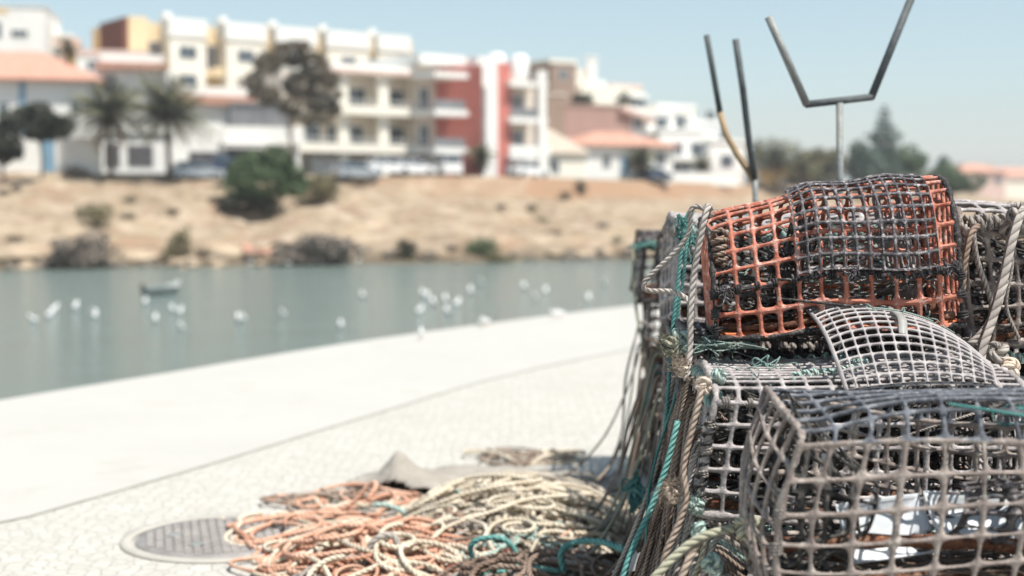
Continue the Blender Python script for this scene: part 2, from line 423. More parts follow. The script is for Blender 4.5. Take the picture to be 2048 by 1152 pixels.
# river
wm, nt, b = new_mat('river_water')
b.inputs['Base Color'].default_value = (.145, .182, .166, 1); b.inputs['Roughness'].default_value = .15; b.inputs['IOR'].default_value = 1.33
tc = nt.nodes.new('ShaderNodeTexCoord'); mp = nt.nodes.new('ShaderNodeMapping'); mp.inputs['Scale'].default_value = (.8, 1.5, 1)
nt.links.new(tc.outputs['Object'], mp.inputs[0])
n1 = nt.nodes.new('ShaderNodeTexNoise'); n1.inputs['Scale'].default_value = 2.6; n1.inputs['Detail'].default_value = 5
n2 = nt.nodes.new('ShaderNodeTexNoise'); n2.inputs['Scale'].default_value = .25; n2.inputs['Detail'].default_value = 3
for n in (n1, n2): nt.links.new(mp.outputs[0], n.inputs['Vector'])
ad = nt.nodes.new('ShaderNodeMath'); ad.operation = 'MULTIPLY_ADD'; nt.links.new(n2.outputs['Fac'], ad.inputs[0]); ad.inputs[1].default_value = 2.0
nt.links.new(n1.outputs['Fac'], ad.inputs[2])
bp = nt.nodes.new('ShaderNodeBump'); bp.inputs['Distance'].default_value = .15; bp.inputs['Strength'].default_value = 1
nt.links.new(ad.outputs[0], bp.inputs['Height']); nt.links.new(bp.outputs['Normal'], b.inputs['Normal'])
X, Y = np.meshgrid(np.linspace(-900, 900, 5), np.linspace(-60, 700, 4))
sheet('river_water', X, Y, np.full(X.shape, WZ), wm)

# quay: the concrete edge band, the cobbles, the joint between them
edge_px = [(0, 800), (320, 748), (650, 693), (958, 649), (1262, 611)]
E = [on_z(*p) for p in edge_px]
E = [Vector((-14, -14, 0)), Vector((-6.4, 0.5, 0)), Vector((-4.6, 4.6, 0))] + E + [Vector((3.4, 18.2, 0)), Vector((8, 23, 0)), Vector((17, 31, 0)), Vector((40, 47, 0)), Vector((120, 90, 0))]
Es = spline(E, .35)[:, :2]
J = [on_z(*p) for p in [(-260, 1098), (0, 1049), (200, 993), (400, 935), (544, 891), (807, 811)]]
J = [Vector((-9, -12, 0)), Vector((-3.6, 1.8, 0))] + J + [Vector((-.05, 9.25, 0)), Vector((1.2, 11.3, 0)), Vector((3.6, 14, 0)), Vector((9, 18.6, 0)), Vector((18, 26, 0)), Vector((42, 41, 0)), Vector((124, 84, 0))]
Js = spline(J, .35)[:, :2]
def concrete_mat():
    m = pm('quay_concrete', (.41, .40, .375), (.44, .43, .405), 1.1, .85, .25, 60, c3=(.375, .36, .325), s3=2.2, a3=.6, dist=.003)
    return m
def cobble_mat():
    m, nt, b = new_mat('limestone_cobbles'); N, L = nt.nodes.new, nt.links.new
    b.inputs['Roughness'].default_value = .75
    tc = N('ShaderNodeTexCoord')
    vo = N('ShaderNodeTexVoronoi'); vo.inputs['Scale'].default_value = 19; vo.inputs['Randomness'].default_value = .7; L(tc.outputs['Object'], vo.inputs['Vector'])
    ve = N('ShaderNodeTexVoronoi'); ve.feature = 'DISTANCE_TO_EDGE'; ve.inputs['Scale'].default_value = 19; ve.inputs['Randomness'].default_value = .7; L(tc.outputs['Object'], ve.inputs['Vector'])
    no = N('ShaderNodeTexNoise'); no.inputs['Scale'].default_value = .9; no.inputs['Detail'].default_value = 8; L(tc.outputs['Object'], no.inputs['Vector'])
    sv = N('ShaderNodeSeparateColor'); L(vo.outputs['Color'], sv.inputs[0])
    r1 = N('ShaderNodeValToRGB'); r1.color_ramp.elements[0].color = (.42, .405, .37, 1); r1.color_ramp.elements[1].color = (.48, .465, .43, 1); L(sv.outputs[0], r1.inputs[0])
    mp = N('ShaderNodeMapRange'); mp.inputs[1].default_value = 0; mp.inputs[2].default_value = .07; L(ve.outputs['Distance'], mp.inputs[0])
    mx = N('ShaderNodeMix'); mx.data_type = 'RGBA'; L(mp.outputs[0], mx.inputs['Factor']); mx.inputs['A'].default_value = (.39, .37, .335, 1); L(r1.outputs[0], mx.inputs['B'])
    m2 = N('ShaderNodeMix'); m2.data_type = 'RGBA'; rr = N('ShaderNodeMapRange'); rr.inputs[1].default_value = .52; rr.inputs[2].default_value = .7; rr.inputs[4].default_value = .5
    L(no.outputs['Fac'], rr.inputs[0]); L(rr.outputs[0], m2.inputs['Factor']); L(mx.outputs['Result'], m2.inputs['A']); m2.inputs['B'].default_value = (.40, .385, .35, 1)
    L(m2.outputs['Result'], b.inputs['Base Color'])
    bp = N('ShaderNodeBump'); bp.inputs['Distance'].default_value = .003; L(mp.outputs[0], bp.inputs['Height']); L(bp.outputs['Normal'], b.inputs['Normal'])
    return m
CM, KM = concrete_mat(), cobble_mat()
def strip(name, A, B, z, mat, skirt=None):
    """flat sheet between two polylines resampled to the same count"""
    n = 400
    def rs(P):
        l = np.concatenate([[0], np.cumsum(np.linalg.norm(np.diff(P, axis=0), axis=1))])
        q = np.linspace(0, l[-1], n); return np.stack([np.interp(q, l, P[:, 0]), np.interp(q, l, P[:, 1])], 1)
    a, b_ = rs(A), rs(B)
    X = np.stack([a[:, 0], b_[:, 0]]); Y = np.stack([a[:, 1], b_[:, 1]]); Z = np.full(X.shape, z)
    if skirt is not None:
        X = np.concatenate([a[:, 0][None], a[:, 0][None], X]); Y = np.concatenate([a[:, 1][None], a[:, 1][None], Y])
        Z = np.concatenate([np.full((1, n), skirt), np.full((1, n), z-.02), Z])
    return sheet(name, X, Y, Z, mat)
far = np.array([(60, -40), (160, -40), (260, 40), (200, 75)], float)
FAR = spline([Vector((30, -40, 0)), Vector((60, -30, 0)), Vector((120, 20, 0)), Vector((170, 74, 0))], 1.0)[:, :2]
strip('quay_pavement', Es, Js, .0, CM, skirt=-4.5)
strip('cobbled_quay', Js+0.0, FAR, .0, KM)
Jn = np.gradient(Js, axis=0); Jn = np.stack([-Jn[:, 1], Jn[:, 0]], 1)/np.linalg.norm(Jn, axis=1, keepdims=True)
strip('paving_joint', Js+Jn*.008, Js-Jn*.010, .004, pm('joint_grit', (.31, .292, .255), (.40, .38, .34), 5, .95))
sheet('quay_ground', *[g for g in (lambda XY: (XY[0], XY[1], np.full(XY[0].shape, -.01)))(np.meshgrid(np.linspace(3, 400, 3), np.linspace(-60, 10, 3)))], KM)

# street on the far bank: road sheet and kerb
for nm, o0, o1, z, mt in (('road', 5.0, 11.5, ST+.012, pm('asphalt', (.05, .05, .05), (.075, .072, .07), 3, .9)), ('pavement', 11.5, 14.5, ST+.13, pm('pavement_slabs', (.42, .40, .36), (.5, .48, .44), 2, .85))):
    xx = np.linspace(-90, 120, 120)
    A = np.stack([xx, topy(xx)+o0], 1); Bq = np.stack([xx, topy(xx)+o1], 1)
    strip(nm, A, Bq, z, mt)

# air over the river and the town
hm = bpy.data.materials.new('haze'); hm.use_nodes = True; hn = hm.node_tree
hn.nodes.remove(hn.nodes['Principled BSDF']); hv = hn.nodes.new('ShaderNodeVolumePrincipled')
hv.inputs['Color'].default_value = (.86, .92, 1, 1); hv.inputs['Density'].default_value = .0004; hv.inputs['Anisotropy'].default_value = .1
hn.links.new(hv.outputs[0], hn.nodes['Material Output'].inputs['Volume'])
hz = MB(); hz.box(-910, 910, -75, 6500, -5.2, 46); ho = hz.build('haze', hm, smooth=False); tag(ho, kind='stuff')

# ------------------------------------------------------------------ vegetation
def leaf_cloud(blobs, n, size, flat=.5, seed=1, shell=.45):
    """leaf quads scattered through ellipsoidal clumps (cx,cy,cz,rx,ry,rz)"""
    g = np.random.default_rng(seed)
    bl = np.asarray(blobs, float)
    vol = bl[:, 3]*bl[:, 4]*bl[:, 5]; p = vol**.75; p /= p.sum()
    k = g.choice(len(bl), n, p=p)
    d = g.normal(size=(n, 3)); d /= np.linalg.norm(d, axis=1, keepdims=True)
    r = g.uniform(shell, 1, n)**.6
    C = bl[k, :3] + d*r[:, None]*bl[k, 3:]
    a = g.normal(size=(n, 3)); a[:, 2] *= flat; a /= np.linalg.norm(a, axis=1, keepdims=True)
    b_ = np.cross(a, g.normal(size=(n, 3))); b_ /= np.linalg.norm(b_, axis=1, keepdims=True)
    s = size*g.uniform(.6, 1.35, n)[:, None]
    V = np.stack([C-a*s, C-b_*s*.45, C+a*s, C+b_*s*.45], 1)
    F = np.arange(4*n).reshape(n, 4)
    return MB().add(V.reshape(-1, 3), F)
def clumps(cx, cy, cz, rx, ry, rz, n, seed, frac=.4):
    g = np.random.default_rng(seed); out = []
    while len(out) < n:
        d = g.normal(size=3); d /= np.linalg.norm(d); q = g.uniform(.35, .85)
        f = frac*g.uniform(.6, 1.25)
        out.append((cx+d[0]*q*rx, cy+d[1]*q*ry, cz+d[2]*q*rz, rx*f, ry*f, rz*f))
    return out
def shrub(px, py, wpx, hpx, mat, label, cat='shrub', name='shrub', seed=1, d=None, n=1500, group=None, leaf=.16):
    p = hit(px, py) if d is None else at(px, py, d)
    W = wpx/FPX*p.y; H = hpx/FPX*p.y
    gz = p.z-.12
    r = empty(name, (p.x, p.y, gz), label=label, cat=cat, group=group)
    bl = clumps(0, 0, H*.5, W*.5, W*.42, H*.5, 16, seed, .42) + [(0, 0, H*.38, W*.4, W*.36, H*.36)]
    leaf_cloud(bl, n, leaf*max(.6, min(1.3, W/4)), seed=seed).build('crown', mat, r)
    t = MB(); g = random.Random(seed)
    for k in range(6):
        a = g.uniform(0, 6.28); q = g.uniform(.1, .3)
        t.tube(spline([(0, 0, -.25), (math.cos(a)*q*W*.4, math.sin(a)*q*W*.4, H*.3), (math.cos(a)*q*W, math.sin(a)*q*W, H*.7)], .3), np.linspace(.05, .015, len(spline([(0, 0, -.25), (math.cos(a)*q*W*.4, math.sin(a)*q*W*.4, H*.3), (math.cos(a)*q*W, math.sin(a)*q*W, H*.7)], .3))), 5)
    t.build('stem', M['trunk'], r)
    return r
def tree(name, p, H, W, mat, label, cat, seed, trunk_h=.35, n=5000, leaf=.3, tr=.2, blobs=None, nb=22, group=None):
    r = empty(name, p, label=label, cat=cat, group=group)
    cz = H*(trunk_h+1)/2; rz = H*(1-trunk_h)/2
    bl = blobs or clumps(0, 0, cz, W*.5, W*.45, rz, nb, seed, .36)
    leaf_cloud(bl, n, leaf, seed=seed).build('crown', mat, r)
    t = MB(); g = random.Random(seed)
    tp = spline([(0, 0, -.4), (.1, 0, H*trunk_h*.5), (-.05, .05, H*trunk_h), (.1, 0, H*.72)], .4)
    t.tube(tp, np.linspace(tr, tr*.3, len(tp)), 9)
    for b_ in bl[:10]:
        q = spline([(0, 0, H*trunk_h*g.uniform(.7, 1.2)), (b_[0]*.5, b_[1]*.5, (b_[2]+H*trunk_h)*.52), b_[:3]], .5)
        t.tube(q, np.linspace(tr*.4, tr*.1, len(q)), 6)
    t.build('trunk', M['trunk'], r)
    return r
def palm(p, H, cr, label, seed, group='palms along the far street', dry=.35, nf=54):
    r = empty('palm_tree', p, label=label, cat='palm tree', group=group)
    g = np.random.default_rng(seed)
    t = MB()
    tp = spline([(0, 0, -.3), (.06, 0, H*.3), (-.05, 0, H*.7), (0, 0, H)], .25)
    rad = .2 + .03*np.sin(np.arange(len(tp))*2.4); rad[-4:] *= 1.35
    t.tube(tp, rad, 10); t.build('trunk', M['trunk'], r)
    def fr(m, a, el, L, droop):
        k = 9; s = np.linspace(0, 1, k)
        rr = np.cos(el)*L*s; zz = np.sin(el)*L*s - droop*L*s**2.1
        P = np.stack([np.cos(a)*rr, np.sin(a)*rr, H+zz], 1)
        m.tube(P, np.linspace(.035, .008, k), 4)
        side = np.array([-np.sin(a), np.cos(a), 0])
        V = []
        ss = np.linspace(.16, .98, 15)
        for sg in (-1, 1):
            for q in ss:
                c = np.array([np.interp(q, s, P[:, i]) for i in range(3)])
                d = np.array([np.cos(a)*.45, np.sin(a)*.45, 0]) + side*sg*.9 + np.array([0, 0, -.35])
                ln = L*.30*math.sin(pi*(q*.8+.15))
                e = c+d*ln+g.normal(size=3)*.04
                wd = np.array([np.cos(a), np.sin(a), 0])*.075
                V += [c-wd, c+wd, e+wd*.3, e-wd*.3]
        V = np.array(V); m.add(V, np.arange(len(V)).reshape(-1, 4))
    m = MB(); md = MB()
    for i in range(nf):
        el = R(86) - R(118)*((i+.5)/nf)**.95 + g.normal()*.1
        fr(m, i*2.399+g.normal()*.15, el, cr*g.uniform(.8, 1.12), .14+.22*g.random())
    for i in range(int(nf*dry)):
        fr(md, i*2.399*1.1+1, R(-35)-R(35)*g.random(), cr*g.uniform(.5, .75), .3)
    m.build('crown', M['leaf_palm'], r)
    if dry: md.build('dead_fronds', M['leaf_palmdry'], r)
    return r
def street_pt(px, d):
    p = at(px, 400, d); return Vector((p.x, p.y, float(terrain(p.x, p.y))))
def at_size(px, py_base, py_top, d):
    z0, z1 = Zat(py_base, d), Zat(py_top, d); return z1-z0

# big trees
p = street_pt(583, 113); Hh = Zat(72, 113)-p.z
k = 113/FPX
def bb(px, py, rx, ry): return ((px-583)*k, random.uniform(-1.2, 1.2), Zat(py, 113)-p.z, rx*k, rx*k*.9, ry*k)
bl = [bb(590, 110, 45, 38), bb(545, 130, 40, 35), bb(630, 130, 42, 40), bb(520, 165, 28, 30), bb(600, 170, 50, 40), bb(660, 160, 35, 28), bb(545, 195, 40, 28), bb(640, 205, 45, 35), bb(590, 215, 35, 28), bb(670, 215, 22, 24), bb(615, 240, 38, 18), bb(650, 238, 35, 16), bb(508, 190, 14, 14), bb(560, 90, 20, 14), bb(615, 95, 22, 16), bb(683, 190, 12, 14), bb(520, 125, 14, 14)]
tree('street_tree', p, Hh, 8, M['leaf_brown'], 'tall loose brown-green tree with bare trunk in front of the yellow apartments', 'tree', 5, .4, 6200, .2, .17, blobs=[(a_, b_*1.6, c_, d_*.72, e_*.72, f_*.72) for a_, b_, c_, d_, e_, f_ in bl])
for (px, d, top, dn, cr, lb) in ((222, 107, 172, 222, 3.5, 'slimmer palm at the far left, before the white house with terracotta eave'), (337, 109, 160, 218, 3.9, 'taller bushy palm before the white house, right one of the left pair'), ):
    q = street_pt(px, d); palm(q, Zat(dn, d)-q.z, cr, lb, px)
q = street_pt(962, 131); palm(q, Zat(312, 131)-q.z, 1.55, 'short palm standing in front of the red tower', 3, nf=34, dry=.4)
q = street_pt(1282, 150); palm(q, Zat(318, 150)-q.z, 1.9, 'dark low palm against the white house with orange roof', 4, nf=34)
q = street_pt(1402, 176); palm(q, Zat(330, 176)-q.z, 1.9, 'low palm in front of the stepped cream building', 6, nf=30)
for i, (px, d, top, cr) in enumerate(((1548, 190, 300, 4.0), (1590, 196, 318, 4.2), (1506, 200, 292, 3.2))):
    q = street_pt(px, d); palm(q, Zat(top+14, d)-q.z, cr, ('broad palm crown just right of the narrow forked post', 'fullest palm between the two forked posts', 'palm half hidden behind the narrow forked post')[i], 20+i, nf=44, dry=.5)
for i, (px, py, d, wp, hp, lb) in enumerate(((84, 272, 101, 105, 66, 'round dark olive tree in front of the blue-striped white house'), (6, 300, 100, 64, 62, 'dark tree cut by the left picture border'))):
    q = street_pt(px, d); H = Zat(py-hp, d)-q.z
    tree('olive_tree', q, H, wp*1.35*d/FPX, M['leaf_dark'], lb, 'tree', 40+i, .5 if i == 0 else .3, 4500, .2, .14, nb=34)
# conifers and hedges to the right
def conifer(px, d, top, wpx, lb, seed, base=None):
    q = street_pt(px, d); H = Zat(top, d)-q.z; W = wpx*d/FPX
    r = empty('conifer', q, label=lb, cat='conifer')
    g = np.random.default_rng(seed); bl = []; t = MB()
    t.tube([(0, 0, -.5), (0, 0, H*.5), (0, 0, H*.98)], [W*.03, W*.02, .03], 8)
    for i in range(17):
        f = i/16; z = H*(.14+.85*f); rad = W*.5*(1-f)**.75*g.uniform(.7, 1.15)+.15
        for j in range(6):
            a = j*1.047+i*.5+g.normal()*.2; L = rad*g.uniform(.65, 1.1)
            for s in (.45, .8, 1.05):
                bl.append((math.cos(a)*L*s, math.sin(a)*L*s, z+L*s*.22, L*.24+.12, L*.24+.12, .16+L*.07))
            t.tube([(0, 0, z), (math.cos(a)*L, math.sin(a)*L, z+L*.22)], [.05, .015], 5)
    leaf_cloud(bl, 6000, .26, seed=seed, flat=.8).build('crown', M['leaf_blue'], r)
    t.build('trunk', M['trunk'], r)
conifer(1766, 205, 212, 100, 'tall blue-green conifer right of the wide forked post', 8)
conifer(1886, 230, 312, 66, 'small dark conifer near the right edge of the far bank', 9)
for i, (px, base, w_, h_, d, mt, lb) in enumerate(((1650, 372, 110, 78, 215, 'leaf_olive', 'olive bush cluster behind the pole of the wide forked post'), (1722, 372, 90, 92, 200, 'leaf_blue', 'bushy dark tree at the left foot of the tall conifer'), (1790, 376, 120, 90, 212, 'leaf_green', 'bushy green tree below the tall conifer'), (1900, 386, 120, 60, 225, 'leaf_green', 'broad green bush below the small conifer'), (1855, 386, 60, 40, 222, 'leaf_olive', 'low olive bush between the two conifers'))):
    q = street_pt(px, d)
    tree('bushy_tree', q, Zat(base-h_, d)-q.z, w_*d/FPX, M[mt], lb, 'tree', 60+i, .08, 3200, .34, .15)
# bank shrubs
SH = [(185, 450, 92, 58, 'leaf_olive', 'pale olive shrub alone on the upper left bank', 1600, .12), (160, 536, 150, 72, 'leaf_grey', 'wide dark grey-brown shrub at the waterline far left', 3000, .13),
      (357, 522, 66, 76, 'leaf_olive', 'upright olive-grey shrub beside pale rock ledge on the shore', 1800, .12), (630, 532, 178, 78, 'leaf_grey', 'largest grey-brown shrub at the waterline mid bank', 3200, .13),
      (806, 517, 58, 46, 'leaf_dark', 'small dark round shrub on the sandy bank right of the largest shrub', 1300, .11), (965, 512, 76, 46, 'leaf_green', 'green shrub on the eroded bank above the quay', 1500, .12),
      (1000, 532, 70, 30, 'leaf_olive', 'low green clump spilling to the water below the green shrub', 900, .12), (640, 402, 110, 62, 'leaf_olive', 'flat olive-green bush right of the large green bush', 1800, .14),
      (1160, 388, 40, 34, 'leaf_dark', 'small dark bush at the bank top below the orange-roofed house', 900, .12), (486, 418, 120, 42, 'leaf_dark', 'added dark scrub standing in for the shade under the large green bush', 1500, .14), (548, 430, 64, 40, 'leaf_dark', 'added dark scrub patch standing in for shade right below the large green bush', 1000, .13), (1130, 400, 36, 26, 'leaf_brown', 'little brown bush on the bank top below the white car', 700, .11),  # both dark scrubs under the large bush are added to stand for its shade
      (715, 372, 70, 26, 'leaf_brown', 'low brown scrub along the bank top below the parked cars', 900, .12), (150, 352, 60, 26, 'leaf_grey', 'dry weeds at the bank edge under the white garden wall', 800, .12)]
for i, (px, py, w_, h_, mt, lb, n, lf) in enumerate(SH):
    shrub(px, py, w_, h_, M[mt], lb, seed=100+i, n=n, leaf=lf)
# the large green bush on the bank crest, standing on its own slope
q = street_pt(528, 97); d = q.y
r = empty('large_bush', q, label='large dense green bush on the crest of the bank below the tall tree', cat='bush')
def gb(px, py, rx, ry): return ((px-528)*d/FPX, random.uniform(-.8, .8), Zat(py, d)-q.z, rx*d/FPX, rx*d/FPX, ry*d/FPX)
leaf_cloud([gb(480, 350, 34, 38), gb(510, 335, 40, 36), gb(555, 325, 36, 30), gb(575, 355, 36, 34), gb(530, 360, 50, 36), gb(600, 368, 18, 20), gb(465, 375, 18, 20), gb(548, 305, 22, 14), gb(497, 385, 26, 16), gb(585, 380, 26, 14), gb(540, 388, 30, 14)], 6500, .17, seed=77).build('crown', M['leaf_green'], r)
t = MB()
for a, b2 in ((-.9, .3), (0, 1), (.9, .2), (.3, -.5)): t.tube(spline([(a*.2, 0, -.9), (a*.6, b2*.3, -.1), (a, b2, 1.0)], .3), .07, 6)
t.build('stem', M['trunk'], r)

g = random.Random(31)
for i in range(22):
    px = g.uniform(-10, 1270); py = g.uniform(372, 520)
    shrub(px, py, g.uniform(20, 48), g.uniform(9, 20), M[g.choice(('leaf_brown', 'leaf_olive', 'leaf_grey'))], 'low dry tussock on the sandy far bank', seed=300+i, n=320, leaf=.12, group='dry tussocks on the far bank', name='dry_tussock', cat='tussock')

# ------------------------------------------------------------------ rocks along the far shore
def rock_mesh(seed, n=1):
    g = np.random.default_rng(seed); u = np.linspace(0, 2*pi, 15)[:-1]; v = np.linspace(-pi/2, pi/2, 8)
    U, Vv = np.meshgrid(u, v); P = np.stack([np.cos(Vv)*np.cos(U), np.cos(Vv)*np.sin(U), np.sin(Vv)], 2)
    a = g.uniform(-1, 1, (5, 3))*2.2; ph = g.uniform(0, 6, 5)
    s = 1+sum(.11*np.sin(P@a[i]*1.4+ph[i]) for i in range(5))
    s = np.round(s*7)/7*.5+s*.5
    P = P*s[..., None]; k = 14
    i = np.arange(7)[:, None]; j = np.arange(14)[None]
    F = np.stack([i*k+j, i*k+(j+1) % k, (i+1)*k+(j+1) % k, (i+1)*k+j], 2).reshape(-1, 4)
    return MB().add(P.reshape(-1, 3), F)
protos = {}
def rock(x, y, z, sx, sy, sz, mt, lb, grp=None, seed=0, name='rock'):
    key = (mt, seed % 4)
    if key not in protos:
        o = rock_mesh(seed % 4+11).build(name, M[mt]); protos[key] = o
    else:
        o = protos[key].copy(); COL.objects.link(o)
    o.name = name
    o.location = (x, y, z); o.scale = (sx, sy, sz); o.rotation_euler = (0, 0, seed*1.3)
    return tag(o, lb, 'rock', grp)
for (px, py, w_, h_, mt, lb) in ((270, 520, 110, 40, 'rock', 'long pale rock ledge left of the upright olive-grey shrub'), (430, 512, 90, 48, 'rock', 'slanting pale boulder right of the upright olive-grey shrub'), (492, 510, 54, 40, 'rockpink', 'pinkish clay boulder mid shore beside the slanting pale boulder'), (530, 512, 40, 26, 'rockpink', 'smaller pinkish clay lump left of the largest grey-brown shrub'), (40, 520, 150, 24, 'rock', 'low pale ledge at the far left waterline')):
    q = hit(px, py); rock(q.x, q.y+.4, q.z+.1, w_*q.y/FPX/2, w_*q.y/FPX/3, h_*q.y/FPX/2, mt, lb, seed=px)
g = random.Random(4)
for i in range(84):
    px = g.uniform(-10, 1270); x0 = (px-1024)/FPX*75; y = float(shore(x0))+g.uniform(-.1, 2.0); x = (px-1024)/FPX*y
    y = float(shore(x))+g.uniform(-.2, 1.6)
    s = g.uniform(.18, .6)
    dark = g.random() < .6
    rock(x, y, float(terrain(x, y))+s*.15, s, s*.8, s*.55, 'rockdark' if dark else 'rock', 'dark wet rock lying along the far waterline' if dark else 'pale sandy stone lying along the far waterline', 'rocks along the far waterline', seed=i)

# =================================================================== BUILDINGS
class Bld:
    def __init__(s, name, label, pxL, pxR, dL, yaw, zb=None, cat='building'):
        s.c, s.s = math.cos(R(yaw)), math.sin(R(yaw))
        L = at(pxL, 400, dL); s.L = L
        s.zb = (float(terrain(L.x, L.y))-.3) if zb is None else zb
        s.root = empty(name, (L.x, L.y, s.zb), (0, 0, R(yaw)), label, cat)
        s.w = s.lx(pxR)
    def lx(s, px, ly=0.0):
        r = ray(px, 400); t = r.x/r.y
        Lx, Ly = s.L.x - s.s*ly, s.L.y + s.c*ly
        return (t*Ly-Lx)/(s.c-t*s.s)
    def d(s, lx, ly=0.0): return s.L.y + s.s*lx + s.c*ly
    def lz(s, py, lx=0.0, ly=0.0): return Zat(py, s.d(lx, ly))-s.zb
    def rect(s, a, t, b, bo, ly=0.0):
        x0, x1 = s.lx(a, ly), s.lx(b, ly); xm = (x0+x1)/2
        return x0, x1, s.lz(bo, xm, ly), s.lz(t, xm, ly)
    def part(s, name, mat, boxes, parent=None):
        m = MB()
        for q in boxes: m.box(*q)
        return m.build(name, M[mat] if isinstance(mat, str) else mat, parent or s.root, smooth=False)
    def win(s, a, t, b, bo, ly=0.0, pane='glass', frame='whitemetal', bars=1, name='window', proud=.05):
        x0, x1, z0, z1 = s.rect(a, t, b, bo, ly)
        return s.winl(x0, x1, z0, z1, ly, pane, frame, bars, name, proud)
    def winl(s, x0, x1, z0, z1, ly=0.0, pane='glass', frame='whitemetal', bars=1, name='window', proud=.05):
        f = .07; y0, y1 = ly-proud, ly-.002
        bx = [(x0-f, x0, y0, y1, z0-f, z1+f), (x1, x1+f, y0, y1, z0-f, z1+f), (x0, x1, y0, y1, z1, z1+f), (x0, x1, y0, y1, z0-f, z0)]
        for i in range(1, bars+1):
            c = x0+(x1-x0)*i/(bars+1); bx.append((c-.03, c+.03, y0+.005, y1, z0, z1))
        w_ = s.part(name, frame, bx)
        s.part('pane', pane, [(x0, x1, ly-.03, ly-.004, z0, z1)], w_)
        return w_
    def tiles(s, name, x0, x1, y0, y1, z0, z1, over=.4, parent=None):
        """hipped tiled roof with its eave at z0"""
        a = [(x0-over, y0-over, z0), (x1+over, y0-over, z0), (x1+over, y1+over, z0), (x0-over, y1+over, z0)]
        h = min(x1-x0, y1-y0)/2+over; ym = (y0+y1)/2; xm = (x0+x1)/2
        if x1-x0 >= y1-y0: r = [(x0-over+h, ym, z1), (x1+over-h, ym, z1)]
        else: r = [(xm, y0-over+h, z1), (xm, y1+over-h, z1)]
        lo = [(x, y, z-.18) for x, y, z in a]
        v = a+lo+r; m = MB()
        if x1-x0 >= y1-y0: q, t3 = [(0, 1, 9, 8), (2, 3, 8, 9)], [(1, 2, 9), (3, 0, 8)]
        else: q, t3 = [(1, 2, 9, 8), (3, 0, 8, 9)], [(0, 1, 8), (2, 3, 9)]
        q += [(4, 5, 1, 0), (5, 6, 2, 1), (6, 7, 3, 2), (7, 4, 0, 3), (7, 6, 5, 4)]
        m.add(v, q); m.f.append(np.array(t3)); m.m.append(np.zeros(2, int))
        return m.build(name, M['terracotta'], parent or s.root, smooth=False)

# 1 villa at the far left
B = Bld('villa', 'white villa with terracotta hipped roof and a blue stripe, far left', -150, 196, 110, 14)
ze = B.lz(158); B.part('wall', 'plaster', [(0, B.w, 0, 9, 0, ze)])
B.tiles('roof', 0, B.w, 0, 9, ze+.2, B.lz(98, 0, 4.5), .7)
x0, x1, z0, z1 = B.rect(43, 160, 55, 335); B.part('pilaster', 'bluewood', [(x0, x1, -.12, -.002, 0, ze-.1)])
B.win(144, 206, 164, 230); B.win(0, 205, 22, 235, bars=1); B.win(-70, 205, -40, 235)
B.win(152, 290, 172, 322, pane='darkopen')
B = Bld('garden_wall', 'white garden wall with blue door below the blue-striped villa', 8, 205, 106, 14, cat='wall')
zt = B.lz(268); x0, x1, z0, z1 = B.rect(84, 280, 111, 334)
B.part('wall', 'plaster', [(0, x0-.1, 0, .3, 0, zt), (x1+.1, B.w, 0, .3, 0, zt-.2), (x0-.1, x1+.1, 0, .3, z1+.1, zt-.05)])
dr = B.part('door', 'bluewood', [(x0, x1, .08, .16, .3, z1)]); B.part('handle', 'greymetal', [(x1-.2, x1-.12, .03, .078, 1.3, 1.42)], dr)
B.part('coping', 'plaster_grey', [(-.05, B.w+.05, -.06, .36, zt+.002, zt+.08)])
# 2 tall white block top left
B = Bld('apartment_block', 'tall white block with yellow band in the upper left corner', -160, 98, 150, 10)
B.part('wall', 'plaster', [(0, B.w, 0, 12, 0, B.lz(10))]); B.part('parapet', 'plaster_grey', [(-.1, B.w+.1, -.1, 12.1, B.lz(10)+.002, B.lz(6))])
B.win(-14, 44, 10, 76); B.win(30, 60, 62, 74, bars=2); x0, x1, z0, z1 = B.rect(-150, 16, 24, 26); B.part('band', 'yellow', [(x0, x1, -.06, -.002, z0, z1)])
B.win(-90, 60, -60, 74)
# 3 small pink building behind
B = Bld('pink_house', 'small pale pink house between the tall white block and the yellow apartments', 92, 166, 158, 15)
B.part('wall', 'pink', [(0, B.w, 0, 9, 0, B.lz(74))]); B.part('parapet', 'plaster', [(-.15, B.w*.8, -.15, 9.1, B.lz(74)+.002, B.lz(66))]); B.win(112, 92, 124, 112)
q = at(137, 120, 148); palm(Vector((q.x, q.y, float(terrain(q.x, q.y)))), Zat(100, 148)-float(terrain(q.x, q.y)), 1.7, 'small palm peeping over roofs before the pink house', 31, nf=26, dry=0)
B = Bld('terrace_house', 'low white roof terrace house under the dark end of the yellow apartments', 158, 300, 140, 15)
B.part('wall', 'plaster', [(0, B.w, 0, 9, 0, B.lz(112))]); B.part('parapet', 'pink', [(0, B.w, -.08, .2, B.lz(112)+.002, B.lz(98))]); B.win(180, 122, 200, 140)
# 4 white house with tiled eave
B = Bld('white_house', 'white two-storey house with thin terracotta eave behind the two left palms', 190, 352, 116, 18)
zt = B.lz(136); B.part('wall', 'plaster', [(0, B.w, 0, 9, 0, zt)])
x1 = B.lx(338)
B.part('eave', 'terracotta', [(.3, x1, -.9, 9.2, zt+.002, B.lz(124))]); B.part('parapet', 'plaster', [(.6, x1-.3, -.3, 9, B.lz(124)+.004, B.lz(107))])
B.win(208, 148, 236, 186, pane='greyglass', bars=1); B.win(302, 205, 320, 232); B.win(258, 292, 306, 332, pane='darkopen', bars=6, frame='greymetal', name='grille_window'); B.win(212, 288, 240, 334, pane='darkopen', bars=2, frame='greymetal'); B.win(150, 292, 160, 315)
x0, x1, z0, z1 = B.rect(200, 262, 350, 268); B.part('ledge', 'plaster_grey', [(x0, x1, -.25, -.002, z0, z1)])
